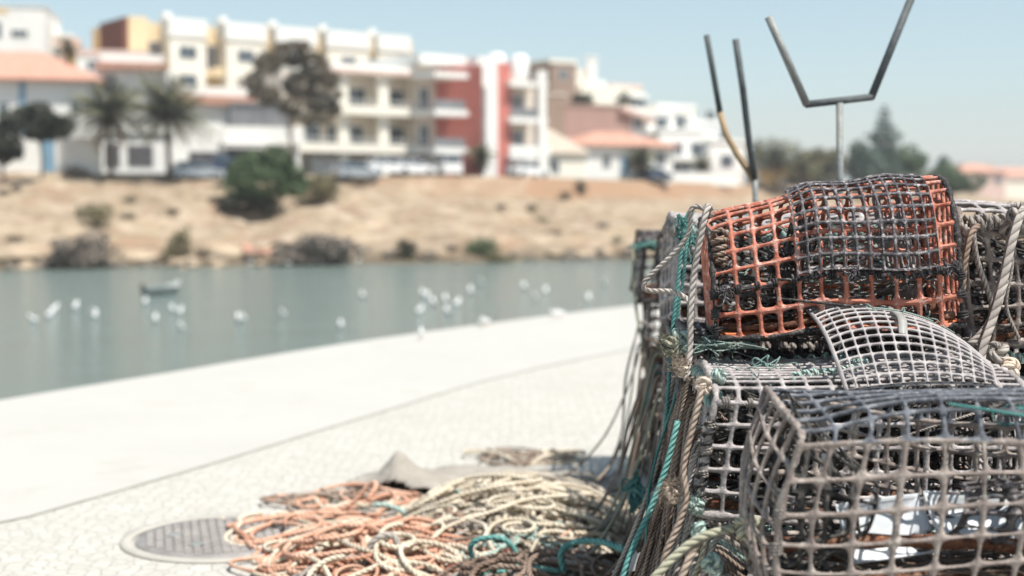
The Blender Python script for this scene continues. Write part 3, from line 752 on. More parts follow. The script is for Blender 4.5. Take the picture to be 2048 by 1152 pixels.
# 5 low house with glazed terrace
B = Bld('low_house', 'low white house with terracotta fascia and grey glazed terrace, left of the tall tree', 352, 600, 120, 22)
xm = B.lx(505); zt = B.lz(208); zl = B.lz(252)
B.part('wall', 'plaster', [(0, xm, 0, 8, 0, zt), (xm, B.w, 0, 8, 0, zl)])
B.part('eave', 'terracotta', [(-.2, xm+.3, -.6, 8.2, zt+.002, B.lz(190))]); B.part('parapet', 'plaster', [(.2, xm-.1, -.1, 8, B.lz(190)+.004, B.lz(172))])
x0, x1, z0, z1 = B.rect(458, 212, 575, 254)
lg = B.part('loggia', 'greymetal', [(x0, x0+.12, -1.2, -.002, zl, z1), (x1-.12, x1, -1.2, -.002, zl, z1), (x0, x1, -1.25, .3, z1+.002, z1+.2)]+[(x0+(x1-x0)*i/5-.05, x0+(x1-x0)*i/5+.05, -1.15, -1.05, zl, z1) for i in range(1, 5)])
B.part('pane', 'greyglass', [(x0+.13, x1-.13, -1.1, -1.07, zl, z1-.002)], lg)
x0, x1, z0, z1 = B.rect(440, 255, 600, 290); B.part('balustrade', 'plaster', [(x0, x1, -1.6, -1.3, z0, z1)]); B.part('terrace_slab', 'plaster', [(x0, x1, -1.3, -.003, z0, z0+.3)])
x0, x1, z0, z1 = B.rect(432, 288, 528, 298); B.part('awning', 'whitemetal', [(x0, x1, -2.6, -1.62, z0, z0+.12)])
B.win(380, 305, 432, 334, pane='darkopen', bars=3, frame='greymetal', name='garage_door'); B.win(455, 300, 520, 336, pane='darkopen', bars=2, frame='greymetal', name='garage_door')
B.win(545, 296, 570, 340, pane='darkopen', bars=0, name='door')
# 6 yellow apartments: five white-topped bays stepping along a recessed yellow wall
B = Bld('yellow_apartments', 'long yellow apartment building with white-topped bays and an end wall coloured dark maroon for its shade', 263, 814, 150, 36)
Wd = B.w; zt = B.lz(30); z0 = 0
B.part('wall', 'yellow', [(0, Wd, 1.6, 11, 0, zt-.4)])
B.part('end_wall', 'maroon', [(-.4, -.004, .2, 7.5, 0, zt-.2)])  # the shade on this end is put into its dark colour
B.part('side_wing', 'ochre', [(-2.6, -.41, 7.6, 13, 0, zt-3)])
zb_, pb = zt-.2, [(340, 410), (452, 528), (552, 628), (652, 735), (752, 813)]
x0 = B.lx(272); x1 = B.lx(302)
B.part('bay', 'yellow', [(.0, x1, 0, 1.598, 0, zt-.1)])
for i, (a, b2) in enumerate(pb):
    x0, x1 = B.lx(a), B.lx(b2)
    by = B.part('bay', 'cream' if i else 'cream', [(x0, x1, -.6, 1.596, 0, zt-1.9)])
    B.part('parapet', 'plaster', [(x0-.15, x1+.15, -.8, 1.59, zt-1.898, zt+.0)], by)
    B.part('side_fin', 'yellow', [(x1+.16, x1+.6, -.5, 1.59, zt-2.5, zt-.5)], by)
    xc = (x0+x1)/2
    B.winl(xc-.95, xc+.95, zt-4.2, zt-2.9, -.6, bars=1); B.winl(xc-.95, xc+.95, zt-7.4, zt-5.9, -.6, bars=1)
    B.part('chimney', 'plaster', [(x0+.5, x0+1.3, 2, 2.8, zt-.38, zt+.9)])
    if i < 5:
        gx0 = B.lx(302)+.1 if i == 0 else B.lx(pb[i-1][1])+1.0
        B.winl(gx0+.1, x0-.2, zt-5.0, zt-2.4, 1.6, pane='darkopen', bars=1, name='balcony_door')
        B.part('balustrade', 'yellow', [(gx0, x0-.16, -.3, -.1, zt-5.9, zt-4.9)]); B.part('balcony_slab', 'cream', [(gx0, x0-.16, -.1, 1.597, zt-5.95, zt-5.75)])
# 7 cream apartments with loggias
B = Bld('cream_apartments', 'three-storey cream apartments with deep balconies between the tall tree and red tower', 585, 862, 126, 36)
def loggia(B, wall, front, cols, floors, dep=1.8, rail='greyglass'):
    pass
W_ = B.w; xr = B.lx(655)
zr = B.lz(142, xr); F = 3.45
z2, z1 = zr-.0, zr
fl = [zr-F*k for k in range(0, 4)]
B.part('wall', 'beige', [(0, W_, 1.9, 11, 0, zr)])
B.part('roof', 'plaster', [(xr-.8, W_-.9, -.5, 11.2, zr+.002, zr+.75)]); B.part('eave', 'pink', [(xr-1.0, W_-1.0, -.75, -.502, zr-.1, zr+.25)])
colx = [B.lx(p) for p in (688, 766, 844)]
B.part('pillar', 'cream', [(colx[0]-.45, colx[0]+.45, -.2, .5, 0, zr)]); B.part('pillar', 'cream', [(colx[1]-.5, colx[1]+.5, -.25, .5, 0, zr)]); B.part('pillar', 'plaster', [(colx[2]-.9, colx[2]+.9, -.5, 1.88, 0, zr+1.2)])
for k in (1, 2):
    xa = 0 if k == 2 else xr-.6
    B.part('balcony_slab', 'cream', [(xa, W_-.2, -.6, 1.898, fl[k]-.3, fl[k])])
    pp = B.part('parapet', 'cream', [(xa, W_-.2, -.85, -.61, fl[k]-.35, fl[k]+.45)])
    B.part('railing', 'whitemetal', [(xa, W_-.3, -.77, -.7, fl[k]+.85, fl[k]+.92)]+[(x, x+.05, -.76, -.71, fl[k]+.45, fl[k]+.85) for x in np.arange(xa+.1, W_-.5, .9)])
for (a, b2, k) in ((695, 730, 1), (780, 815, 1), (695, 725, 2), (780, 815, 2), (610, 640, 2), (655, 675, 2)):
    x0, x1 = B.lx(a, 1.9), B.lx(b2, 1.9); B.winl(x0, x1, fl[k]+.05, fl[k]+2.2, 1.9, name='balcony_door', bars=1)
x0, x1 = B.lx(628), B.lx(700); B.part('gate', 'whitemetal', [(x0+.28*i, x0+.28*i+.12, .2, .3, 0, fl[3]+2.6) for i in range(int((x1-x0)/.28))])
for a, b2 in ((695, 755), (780, 828)): x0, x1 = B.lx(a, 1.9), B.lx(b2, 1.9); B.winl(x0, x1, .4, fl[3]+2.5, 1.9, pane='darkopen', name='garage_door', frame='greymetal', bars=3)
B.part('post', 'cream', [(-.2, .5, -.6, .3, 0, fl[2]+1.4)])
# 8 red apartments
B = Bld('red_apartments', 'apartment block with coral red tower, white stair shaft and two white roof tanks', 862, 1092, 131, 36)
W_ = B.w; zr = B.lz(125); X = B.lx
B.part('wall', 'beige', [(0, X(905), 2.4, 11, 0, zr), (X(1008), W_, 2.0, 11, 0, zr-1)])
B.part('roof', 'plaster', [(-.5, X(945), 1.0, 11.2, zr+.002, zr+.9)])
# curved red wall turning out to the street
m = MB(); xa, xb = X(900), X(943); n = 9
poly = [(xa+(xb-xa)*(i/(n-1)), 2.3-4.1*(1-math.cos(i/(n-1)*pi/2))) for i in range(n)] + [(xb, 9), (xa, 9)]
m.prism(poly, 0, zr-.1); m.build('red_tower', M['red'], B.root, smooth=False)
xs0, xs1 = X(945), X(984)
B.part('stair_shaft', 'plaster', [(xs0, xs1, -.9, 8, 0, zr+.75)]); B.part('shaft_glazing', 'greyglass', [(xs0+.25, xs0+.95, -.93, -.902, 1, zr-2)])
B.part('red_wing', 'red', [(xs1+.01, X(1016), -.5, 8, 0, zr+.4)])
fl = [zr-.9, zr-.9-3.45, zr-.9-6.9]
for k, f_ in enumerate(fl):
    B.part('balcony_slab', 'plaster', [(-.6, X(918), -1.6, 2.38, f_-.5, f_)])
    B.part('balcony_slab', 'plaster', [(X(1004), W_-.8, -1.3, 1.98, f_-.9, f_-.4)])
    if k:
        B.part('railing', 'greyglass', [(-.5, X(912), -1.5, -1.45, f_+.002, f_+.9)]); B.part('railing', 'greyglass', [(X(1006), W_-.9, -1.2, -1.15, f_-.398, f_+.5)])
        B.winl(.3, X(885), f_+.05, f_+2.2, 2.4, name='balcony_door'); B.winl(X(1022, 2), X(1046, 2), f_-.3, f_+2.0, 2.0, name='balcony_door', pane='greyglass')
B.part('pillar', 'plaster', [(X(1060), X(1074), -1.5, -.7, 0, zr-.2)]); B.part('pillar', 'red', [(X(925), X(937), -1.2, -.95, 0, fl[2]-.5)])
B.part('parapet', 'plaster', [(X(1004), W_-.4, -1.32, -1.0, fl[2]-.388, fl[2]+.4)])
B.winl(X(1018, 2), X(1050, 2), .5, fl[2]-1.1, 2.0, pane='darkopen', name='garage_door', frame='greymetal', bars=2); B.winl(.2, X(895), .5, fl[2]-.8, 2.4, pane='darkopen', name='garage_door', frame='greymetal', bars=2)
for a, zz in ((1032, 0), (1078, -.2)):
    x = X(a); m = MB(); m.lathe([(0, zr-.99), (.85, zr-.99), (.9, zr-.3), (.9, zr+1.3), (.6, zr+1.65), (0, zr+1.7)], x, 3.2, 20); m.build('water_tank', M['whitemetal'], B.root)
# 9 brown and cream house behind
B = Bld('brown_house', 'brown and cream house with tall chimney above the mauve house', 1100, 1262, 175, 30)
zt = B.lz(126); X = B.lx; x1 = X(1152)
B.part('wall', 'brown', [(0, x1, 0, 9, 0, zt)]); B.part('wall', 'cream', [(x1+.01, X(1200), 1.2, 9, 0, zt-.3)]); B.part('wall', 'cream', [(X(1165), B.w, .4, 1.19, 0, B.lz(166))])
B.part('parapet', 'cream', [(-.15, x1+.1, -.15, 9.1, zt+.002, zt+.5)]); B.part('chimney', 'plaster', [(X(1180), X(1200), .8, 1.18, 0, B.lz(110)), (X(1177), X(1203), .7, 1.15, B.lz(110)+.002, B.lz(106))]); B.win(1118, 140, 1134, 158)
q = at(1200, 196, 168)
for i, (px, w_, lb) in enumerate(((1165, 60, 'dark shrub growing on the terrace above the mauve house'), (1250, 40, 'smaller dark shrub on the right end of the terrace above the mauve house'))):
    shrub(px, 210, w_, 26, M['leaf_dark'], lb, seed=210+i, d=166, n=900, leaf=.2)
# 10 mauve house
B = Bld('mauve_house', 'mauve-brown house with pale gable, above the orange-roofed white house', 1112, 1296, 158, 28)
zt = B.lz(212); X = B.lx
B.part('wall', 'mauve', [(0, X(1262), 0, 8, 0, zt)]); B.part('wall', 'plaster', [(X(1262)+.01, B.w, .2, 8, 0, zt-.6)])
xa, xb = X(1236), X(1306); xm = (xa+xb)/2; m = MB()
m.add([(xa, -.6, zt-.2), (xb, -.6, zt-1.6), (xb, 8, zt-1.6), (xa, 8, zt-.2), (xa, -.6, zt+.3), (xb, -.6, zt-1.2), (xb, 8, zt-1.2), (xa, 8, zt+.3)], [(0, 1, 5, 4), (1, 2, 6, 5), (2, 3, 7, 6), (3, 0, 4, 7), (4, 5, 6, 7), (3, 2, 1, 0)])
m.build('roof', M['pink'], B.root, smooth=False); B.part('parapet', 'brown', [(-.1, X(1236), -.1, 8, zt+.002, zt+.35)])
B.win(1268, 235, 1282, 258)
B = Bld('boundary_wall', 'curved dark retaining wall between the red apartments and the mauve house', 1096, 1130, 148, 28, cat='wall'); B.part('wall', 'brown', [(0, B.w, 0, 1, 0, B.lz(190))]); B.part('coping', 'beige', [(-.1, B.w+.1, -.1, 1.1, B.lz(190)+.002, B.lz(186))])
# 11 stepped cream building
B = Bld('stepped_apartments', 'stepped cream and white terraced building descending to the right behind orange-roofed house', 1236, 1490, 178, 34)
X = B.lx
def blk(a, t, b2, y0, mat, cop='plaster'):
    x0, x1 = X(a), X(b2); z = B.lz(t, x0)
    B.part('wall', mat, [(x0, x1, y0, y0+9, 0, z)]); B.part('parapet', cop, [(x0-.15, x1+.15, y0-.2, y0+9.1, z+.002, z+.5)])
blk(1236, 184, 1350, 6, 'beige'); blk(1300, 166, 1362, 8.2, 'cream', 'pink'); blk(1290, 222, 1400, 3.5, 'plaster'); blk(1365, 210, 1440, 5.2, 'cream'); blk(1330, 262, 1425, 1.2, 'plaster'); blk(1400, 245, 1468, 2.6, 'plaster_grey'); blk(1420, 285, 1490, .0, 'plaster')
for a, t in ((1242, 142), (1275, 150)): B.part('chimney', 'plaster', [(X(a), X(a+14), 8, 9, B.lz(200), B.lz(t))])
for a, t, b2, bo, y in ((1310, 235, 1335, 262, 3.5), (1350, 232, 1380, 258, 3.5), (1345, 285, 1365, 310, 1.2), (1380, 285, 1405, 312, 1.2), (1410, 222, 1428, 240, 5.2), (1436, 262, 1456, 280, 2.6), (1440, 310, 1465, 335, 0), (1262, 198, 1290, 214, 6), (1340, 325, 1380, 350, 1.2)):
    B.win(a, t, b2, bo, y, pane='glass')
for a, t, b2, y in ((1292, 262, 1400, 3.5), (1332, 318, 1425, 1.2)): x0, x1 = X(a), X(b2); B.part('balcony', 'plaster', [(x0, x1, y-1.4, y-.003, B.lz(t), B.lz(t-10))])
# 12 orange-roofed white house, beige roofed house
B = Bld('orange_roofed_house', 'low white house with long orange tiled roof behind the parked white cars', 1160, 1345, 148, 26)
zt = B.lz(292); B.part('wall', 'plaster', [(0, B.w, 0, 8, 0, zt)]); B.tiles('roof', 0, B.w, 0, 8, zt+.2, B.lz(258), .6)
B.win(1205, 310, 1220, 335); B.win(1310, 305, 1330, 330); B.win(1240, 315, 1258, 350, pane='bluewood', bars=0, name='door')
B = Bld('beige_house', 'small beige house with pale pyramid roof right of the red apartments', 1075, 1172, 141, 26)
zt = B.lz(305); B.part('wall', 'cream', [(0, B.w, 0, 5, 0, zt)])
m = MB(); w_ = B.w; m.add([(-.4, -.4, zt), (w_+.4, -.4, zt), (w_+.4, 5.4, zt), (-.4, 5.4, zt), (w_*.45, 2.5, B.lz(252))], [(3, 2, 1, 0)]); m.f.append(np.array([(0, 1, 4), (1, 2, 4), (2, 3, 4), (3, 0, 4)])); m.m.append(np.zeros(4, int)); m.build('roof', M['beige_tile'], B.root, smooth=False)
m = MB(); m.lathe([(0, 0), (.3, .0), (.42, .3), (.3, .62), (0, .7)], 4.1, 1.6, 14); m.build('finial', M['plaster'], B.root, loc=(0, 0, zt+.8))
B.win(1098, 320, 1118, 345)
B = Bld('street_wall', 'white street wall running right from the orange-roofed house', 1345, 1478, 168, 40, cat='wall'); B.part('wall', 'plaster', [(0, B.w, 0, .3, 0, B.lz(345))]); B.part('coping', 'plaster_grey', [(-.04, B.w, -.05, .35, B.lz(345)+.002, B.lz(343))])
# 13 far right
for i, (a, b2, t, d, mt, rf, lb) in enumerate(((1918, 2010, 345, 330, 'pink', True, 'far pinkish house with tiled roof at the right edge'), (1985, 2110, 352, 350, 'plaster', True, 'far white house with tiled roof cut by the right border'), (1812, 1842, 338, 300, 'plaster', False, 'tiny white flat-roofed block right of the tall conifer'), (1930, 1990, 330, 380, 'beige', False, 'beige block standing behind the far pinkish house'), (1560, 1625, 340, 215, 'ochre', False, 'small ochre kiosk building under the palms by the forked posts'), (1612, 1640, 335, 218, 'plaster_grey', True, 'grey-white hut beside the ochre kiosk'))):
    B = Bld('distant_house', lb, a, b2, d, 12); zt = B.lz(t)
    B.part('wall', mt, [(0, B.w, 0, 9, -2, zt)])
    if rf: B.tiles('roof', 0, B.w, 0, 9, zt+.2, zt+2.2 if d > 250 else zt+1.2, .5)
    else: B.part('parapet', mt, [(-.1, B.w+.1, -.1, 9.1, zt+.002, zt+.4)])
    for k in range(3):
        c = B.w*(k+.5)/3; B.winl(c-.8, c+.8, zt-2.6, zt-1.2, 0)
B = Bld('distant_terrace', 'far row of pale houses along the right skyline', 2010, 2120, 345, 15); zt = B.lz(358)
B.part('wall', 'cream', [(0, B.w, 0, 8, -2, zt)]); B.part('roof', 'pink', [(-.3, B.w, -.4, 8.4, zt+.002, zt+.7)])

# ------------------------------------------------------------------ parked vehicles
def car(px, d, paint, label, kind='hatch', yaw=None, name='parked_car', cat='car', sc_=1.0):
    p = at(px, 400, d)
    r = empty(name, (p.x, p.y, float(terrain(p.x, p.y))+.01), (0, 0, R(37 if yaw is None else yaw)), label, cat, 'vehicles parked along the far street')
    L, Wd = (4.1, 1.7) if kind != 'van' else (4.9, 1.9)
    if kind == 'hatch':
        low = [(-2.05, .3), (2.0, .3), (2.06, .55), (1.98, .78), (1.05, .93), (-1.95, .98), (-2.07, .7)]
        cab = [(1.02, .92), (.35, 1.40), (-1.35, 1.45), (-1.92, .97)]
    elif kind == 'van':
        low = [(-2.45, .3), (2.4, .3), (2.46, .6), (2.3, 1.0), (1.75, 1.15), (-2.45, 1.2)]
        cab = [(1.72, 1.14), (1.05, 1.92), (-2.35, 1.98), (-2.44, 1.19)]
    else:
        low = [(-2.6, .45), (2.3, .45), (2.4, .75), (2.3, 1.0), (1.2, 1.15), (.0, 1.18), (-2.6, 1.15)]
        cab = [(1.18, 1.14), (.55, 1.78), (-.55, 1.8), (-.75, 1.17)]
    def loft(prof, ws):
        m = MB(); n = len(prof); k = len(ws)
        zs = [z for _, z in prof]; z0, z1 = min(zs), max(zs)
        V = []
        for s in ws:
            for x, z in prof:
                V.append((x*(1-.03*abs(s)**3), s*Wd/2*(1-.16*((z-z0)/(z1-z0))**2*(1 if prof is cab else .25)), z))
        m.add(V, [(a*n+i, a*n+(i+1) % n, (a+1)*n+(i+1) % n, (a+1)*n+i) for a in range(k-1) for i in range(n)])
        for a, o in ((0, 1), (k-1, -1)):
            m.f.append(np.array([[a*n+i for i in range(n)][::o]])); m.m.append(np.zeros(1, int))
        return m
    bd = loft(low, (-1, -.92, 0, .92, 1)).build('body', M[paint], r, smooth=False)
    loft(cab, (-.93, 0, .93)).build('window_glass', M['glass'], r, smooth=False)
    x0, x1, zt = cab[2][0], cab[1][0], cab[1][1]
    m = MB(); m.box(x0-.05, x1+.02, -Wd*.375, Wd*.375, zt-.03, zt+.07, b=.04)
    for sx, cx in ((1, x1), (-1, x0)):
        for sy in (-1, 1):
            bx = cab[0][0] if sx > 0 else cab[3][0]
            m.tube([(cx, sy*Wd*.385, zt), (bx, sy*Wd*.47, cab[0][1])], .045, 6)
    m.tube([((x0+x1)/2, -Wd*.39, zt), ((x0+x1)/2-.1, -Wd*.47, cab[0][1])], .04, 6)
    m.build('roof', M[paint], r, smooth=False)
    for sx in (-1, 1):
        for sy in (-1, 1):
            m = MB(); q = L*.31*sx
            m.lathe([(0, -.1), (.2, -.1), (.31, -.1), (.33, -.05), (.33, .05), (.31, .1), (0, .1)], 0, 0, 18, ax='y')
            wh = m.build('wheel', M['rubber'], r, loc=(q, sy*Wd*.46, .33))
            m = MB(); m.lathe([(0, -.125*1), (.19, -.115), (.2, -.1)], 0, 0, 12, ax='y'); m.lathe([(.2, .1), (.19, .115), (0, .125)], 0, 0, 12, ax='y'); m.build('rim', M['chrome'], wh)
    for sy in (-1, 1):
        m = MB(); m.box(L*.5-.16, L*.5-.02, sy*Wd*.36-.16, sy*Wd*.36+.16, .62, .78, b=.03); m.build('headlight', M['lamp'], r, smooth=False)
        m = MB(); m.box(x1+.3, x1+.42, sy*Wd*.5-.02 if sy > 0 else sy*Wd*.5-.1, sy*Wd*.5+.1 if sy > 0 else sy*Wd*.5+.02, 1.0 if kind == 'hatch' else 1.25, 1.14 if kind == 'hatch' else 1.42, b=.02); m.build('mirror', M[paint], r, smooth=False)
    m = MB(); m.box(L*.5-.02, L*.5+.05, -.28, .28, .42, .52, b=.01); m.build('number_plate', M['whitemetal'], r, smooth=False)
    return r
car(825, 123.5, 'carwhite', 'white hatchback parked below the cream apartments')
car(883, 127, 'carwhite', 'boxy white van parked left of the red tower', 'van', yaw=118, name='parked_van', cat='van')
car(775, 120.5, 'carwhite', 'white car just left of the white hatchback, below the cream apartments')
car(712, 117.5, 'carsilver', 'grey car parked before the white barred gate')
car(1058, 133, 'carwhite', 'white hatchback parked alone right of the red apartments')
car(440, 111.5, 'carblue', 'dark blue pickup truck partly hidden by the large green bush', 'pickup', yaw=28, name='pickup_truck', cat='truck')
car(395, 110, 'carsilver', 'silver car parked left of the dark blue pickup', yaw=28)
car(1310, 151, 'carblue', 'dark car parked below the orange-roofed house', yaw=45)
car(1382, 172, 'carsilver', 'silver car parked before the white street wall', yaw=50)
car(1455, 186, 'carred', 'red car parked below the stepped cream building', yaw=52)
car(1500, 196, 'carsilver', 'silver car parked behind the narrow forked post', yaw=55)

# ------------------------------------------------------------------ boat and gulls
q = on_z(322, 589, WZ)
r = empty('dinghy', (q.x, q.y, WZ), (0, 0, R(35)), 'small dark dinghy with white bow floating in the river', 'boat'); r.scale = (.85, .85, .85)
def hull(x0, x1, wid, h, mat, nm, inner=False):
    st = np.linspace(0, 1, 9); V = []; prof = np.linspace(-1, 1, 9)
    for s in st:
        wd = wid*math.sin(pi*(.18+.64*(1-s)**.9)) if s < 1 else .02
        wd = wid*(1-max(0, s-.35)**2/.43) ; wd = max(wd, .03)
        for p_ in prof: V.append((x0+(x1-x0)*s, wd*p_, h*(abs(p_)**2.2)*(1+.35*s*s)-.10))
    m = MB(); F = [(i*9+j, i*9+j+1, (i+1)*9+j+1, (i+1)*9+j) for i in range(8) for j in range(8)]
    m.add(V, F); m.f.append(np.array([list(range(9))])); m.m.append(np.zeros(1, int))
    o = m.build(nm, M[mat], r); sd = o.modifiers.new('thick', 'SOLIDIFY'); sd.thickness = .03; return o
hull(-.75, .75, .42, .42, 'hull', 'hull')
m = MB(); m.box(-.3, -.12, -.36, .36, .2, .23, b=.005); m.build('seat', M['trunk'], r, smooth=False)
m = MB(); m.box(.3, .74, -.24, .24, .34, .42, b=.03); m.tube([(.72, -.2, .5), (.8, 0, .54), (.72, .2, .5)], .05, 8); m.build('bow_cover', M['whitemetal'], r, smooth=False)
m = MB(); m.box(-.86, -.76, -.1, .1, .1, .5, b=.03); m.build('outboard_motor', M['rubber'], r, smooth=False)

def gull_mesh(standing):
    m = MB(); n = 10; th = np.linspace(0, 2*pi, n, endpoint=False)
    st = [(-.24, .07, .008, .006), (-.17, .065, .03, .018), (-.08, .06, .062, .05), (.0, .06, .078, .066), (.08, .068, .066, .06), (.12, .10, .042, .046), (.145, .135, .035, .038), (.165, .16, .034, .034), (.19, .163, .028, .026), (.205, .158, .012, .010), (.235, .150, .005, .004)]
    V = np.concatenate([np.stack([np.full(n, x), ry*np.cos(th), z+rz*np.sin(th)], 1) for x, z, ry, rz in st])
    k = len(st); f = np.array([(i*n+j, i*n+(j+1) % n, (i+1)*n+(j+1) % n, (i+1)*n+j) for i in range(k-1) for j in range(n)])
    sel = np.repeat(np.arange(k-1), n); wing = ((sel >= 1) & (sel <= 3) & (np.tile(np.arange(n), k-1) < 5))
    base = m.n; m.add(V, f[(sel > 0) & ~wing & (sel < 9)], m=0)
    for mask, mi in ((wing, 1), (sel == 0, 2), (sel >= 9, 3)):
        m.f.append(f[mask]+base); m.m.append(np.full(mask.sum(), mi))
    m.f.append(np.array([list(range(n))])+base); m.m.append(np.full(1, 2)); m.f.append(np.array([[(k-1)*n+j for j in range(n)]])+base); m.m.append(np.full(1, 3))
    if standing:
        for s in (-1, 1): m.tube([(0, s*.03, .02), (.005, s*.03, -.06), (.0, s*.03, -.12)], .006, 5, m=3); m.tube([(0, s*.03, -.118), (.04, s*.035, -.122)], .007, 4, m=3)
    return m
G0 = gull_mesh(False).build('gull', [M['gull'], M['gullgrey'], M['gulldark'], M['beak']])
G1 = gull_mesh(True).build('gull', [M['gull'], M['gullgrey'], M['gulldark'], M['beak']])
gp = [(67, 640), (98, 630), (108, 619), (150, 615), (184, 626), (189, 632), (290, 605), (310, 640), (345, 620), (360, 625), (363, 657), (478, 640), (488, 637), (566, 629), (682, 652), (727, 592), (845, 588), (853, 592), (866, 606), (890, 600), (838, 622), (896, 624), (913, 608), (940, 583), (961, 567), (1048, 575), (1070, 595), (1090, 583), (1176, 598), (1208, 566)]
g = random.Random(9); first = True
for px, py in gp:
    q = on_z(px, py+3, WZ)
    o = G0 if first else G0.copy()
    if not first: COL.objects.link(o)
    first = False
    s = 1.15*g.uniform(.9, 1.1)*(q.y/48)**.5
    o.location = (q.x, q.y, WZ-.005); o.scale = (s, s, s*1.15); o.rotation_euler = (0, 0, R(g.choice((80, 100, 260, 280)))+g.uniform(-.35, .35))
    tag(o, 'white gull floating on the grey-green river', 'gull', 'gulls floating on the river')
first = True
for px, py, where in ((500, 532, 's'), (578, 536, 's'), (612, 538, 's'), (640, 535, 's'), (663, 534, 's'), (716, 531, 's'), (843, 668, 'q'), (962, 644, 'q'), (972, 643, 'q'), (1110, 627, 'q'), (1122, 626, 'q')):
    q = hit(px, py+3) if where == 's' else on_z(px, py+10, 0)
    o = G1 if first else G1.copy()
    if not first: COL.objects.link(o)
    first = False
    s = .9 if where == 's' else .3
    o.location = (q.x, q.y, (max(q.z, WZ) if where == 's' else 0)+.122*s); o.scale = (s, s, s); o.rotation_euler = (0, 0, R(g.choice((60, 120, 240, 300)))+g.uniform(-.5, .5))
    tag(o, 'white gull standing at the far waterline' if where == 's' else 'small white gull resting on the pale quay edge', 'gull', 'gulls on the far waterline' if where == 's' else 'gulls on the quay edge')

# =================================================================== THE TRAP STACK
def grid(mb, P, nu, nv, hole=.75, t=.008, per=4, fine=True, mask=None, m=0, seed=0):
    """extruded square plastic mesh laid on the surface P(u,v): every cell a ring round a rounded hole"""
    g = np.random.default_rng(seed)
    e = np.linspace(-1, 1, per+1)[:-1]
    sq = np.concatenate([np.stack([e, -np.ones(per)], 1), np.stack([np.ones(per), e], 1), np.stack([-e, np.ones(per)], 1), np.stack([-np.ones(per), -e], 1)])
    k = len(sq); q = 4.5
    h = sq/((np.abs(sq)**q).sum(1)**(1/q))[:, None]
    I, J = np.meshgrid(np.arange(nu), np.arange(nv), indexing='ij'); I, J = I.ravel(), J.ravel()
    if mask is not None:
        ok = mask(I+.5, J+.5); I, J = I[ok], J[ok]
    n = len(I)
    hs = hole*(1+g.normal(0, .03, n))
    off = g.normal(0, .02, (n, 2))
    loops = [(0, 1), (.5, .82), (1, 0), (.5, -.82), (0, -1)] if fine else [(0, 1), (1, 0), (0, -1)]
    U, V, Hh = [], [], []
    for s, hh in loops:
        p = sq[None]*(1-s) + (h[None]*hs[:, None, None]+off[:, None])*s
        U.append(I[:, None]+.5+p[..., 0]*.5); V.append(J[:, None]+.5+p[..., 1]*.5); Hh.append(np.full((n, k), hh*t/2))
    U, V, Hh = np.stack(U, 1), np.stack(V, 1), np.stack(Hh, 1)            # n, loops, k
    X = P(U, V); d = .02
    N = np.cross(P(U+d, V)-P(U-d, V), P(U, V+d)-P(U, V-d)); N /= np.maximum(np.linalg.norm(N, axis=-1, keepdims=True), 1e-9)
    X = X + N*Hh[..., None]
    nl = len(loops); c = np.arange(n)[:, None, None]*nl*k; a = np.arange(nl-1)[None, :, None]*k; b_ = np.arange(k)[None, None]; b1 = (b_+1) % k
    F = np.stack([c+a+b_, c+a+b1, c+a+k+b1, c+a+k+b_], -1).reshape(-1, 4)
    return mb.add(X.reshape(-1, 3), F, m=m)

def helix(A, B, r, turns, n=14, jit=.0, seed=0):
    A, B = np.asarray(A, float), np.asarray(B, float); d = B-A; L = np.linalg.norm(d); d /= L
    a = np.cross(d, [0, 0, 1.0]);
    if np.linalg.norm(a) < .1: a = np.cross(d, [1.0, 0, 0])
    a /= np.linalg.norm(a); b_ = np.cross(d, a); g = np.random.default_rng(seed)
    s = np.linspace(0, 1, int(turns*n)); th = s*turns*2*pi
    rr = r*(1+jit*np.sin(s*37+g.uniform(0, 6)))
    return A+d*(s*L)[:, None]+(np.cos(th)*rr)[:, None]*a+(np.sin(th)*rr)[:, None]*b_
def knot_path(c, s, seed, n=90, p=2, q=3):
    g = np.random.default_rng(seed); t = np.linspace(0, 2*pi, n, endpoint=False)
    r = np.cos(q*t)*.45+1
    P = np.stack([r*np.cos(p*t), r*np.sin(p*t), -np.sin(q*t)*.75], 1)*s*.6
    A = np.linalg.qr(g.normal(size=(3, 3)))[0]
    return P@A.T + np.asarray(c)
def fibres(mb, c, s, n, seed, up=.3, dirn=None, r=.0007):
    s = s*.95; n = int(n*1.7)
    g = np.random.default_rng(seed); c = np.asarray(c, float); s = s*.62
    for i in range(n):
        d = g.normal(size=3); d[2] += up
        if dirn is not None: d += np.asarray(dirn)*1.5
        d /= np.linalg.norm(d); L = s*g.uniform(.6, 1.4)
        q = g.normal(size=3)*1.1
        P = [c+g.normal(size=3)*s*.3]; ax = g.normal(size=3)
        for k in range(9):
            ax += g.normal(size=3)*.9; d = d+np.cross(ax, d)*.22; d /= np.linalg.norm(d); P.append(P[-1]+d*L/9)
        mb.tube(np.array(P), np.linspace(r, r*.5, 10), 4)
    return mb
def twine(mb, pts_fn, n, L, r, seed, curl=.5):
    """one long curly length of twine wandering through n points"""
    g = np.random.default_rng(seed); P = []
    for i in range(n):
        p = np.asarray(pts_fn(g), float); d = g.normal(size=3); d /= np.linalg.norm(d)
        if P:
            q = P[-1]; k = max(1, int(np.linalg.norm(p-q)/.02))
            P += [q+(p-q)*j/k+np.array([0, 0, .004*math.sin(pi*j/k)]) for j in range(1, k)]
        P.append(p)
        l = L*g.uniform(.4, 1.3); st = .008
        ax = g.normal(size=3)
        for k in range(int(l/st)):
            ax += g.normal(size=3)*.35; d = d+np.cross(ax, d)*curl*.3; d[2] -= .012; d /= np.linalg.norm(d); P.append(P[-1]+d*st)
    P = np.array(P); Q = P.copy(); Q[1:-1] = (P[:-2]+2*P[1:-1]+P[2:])/4
    mb.tube(Q, r, 5)
    return mb

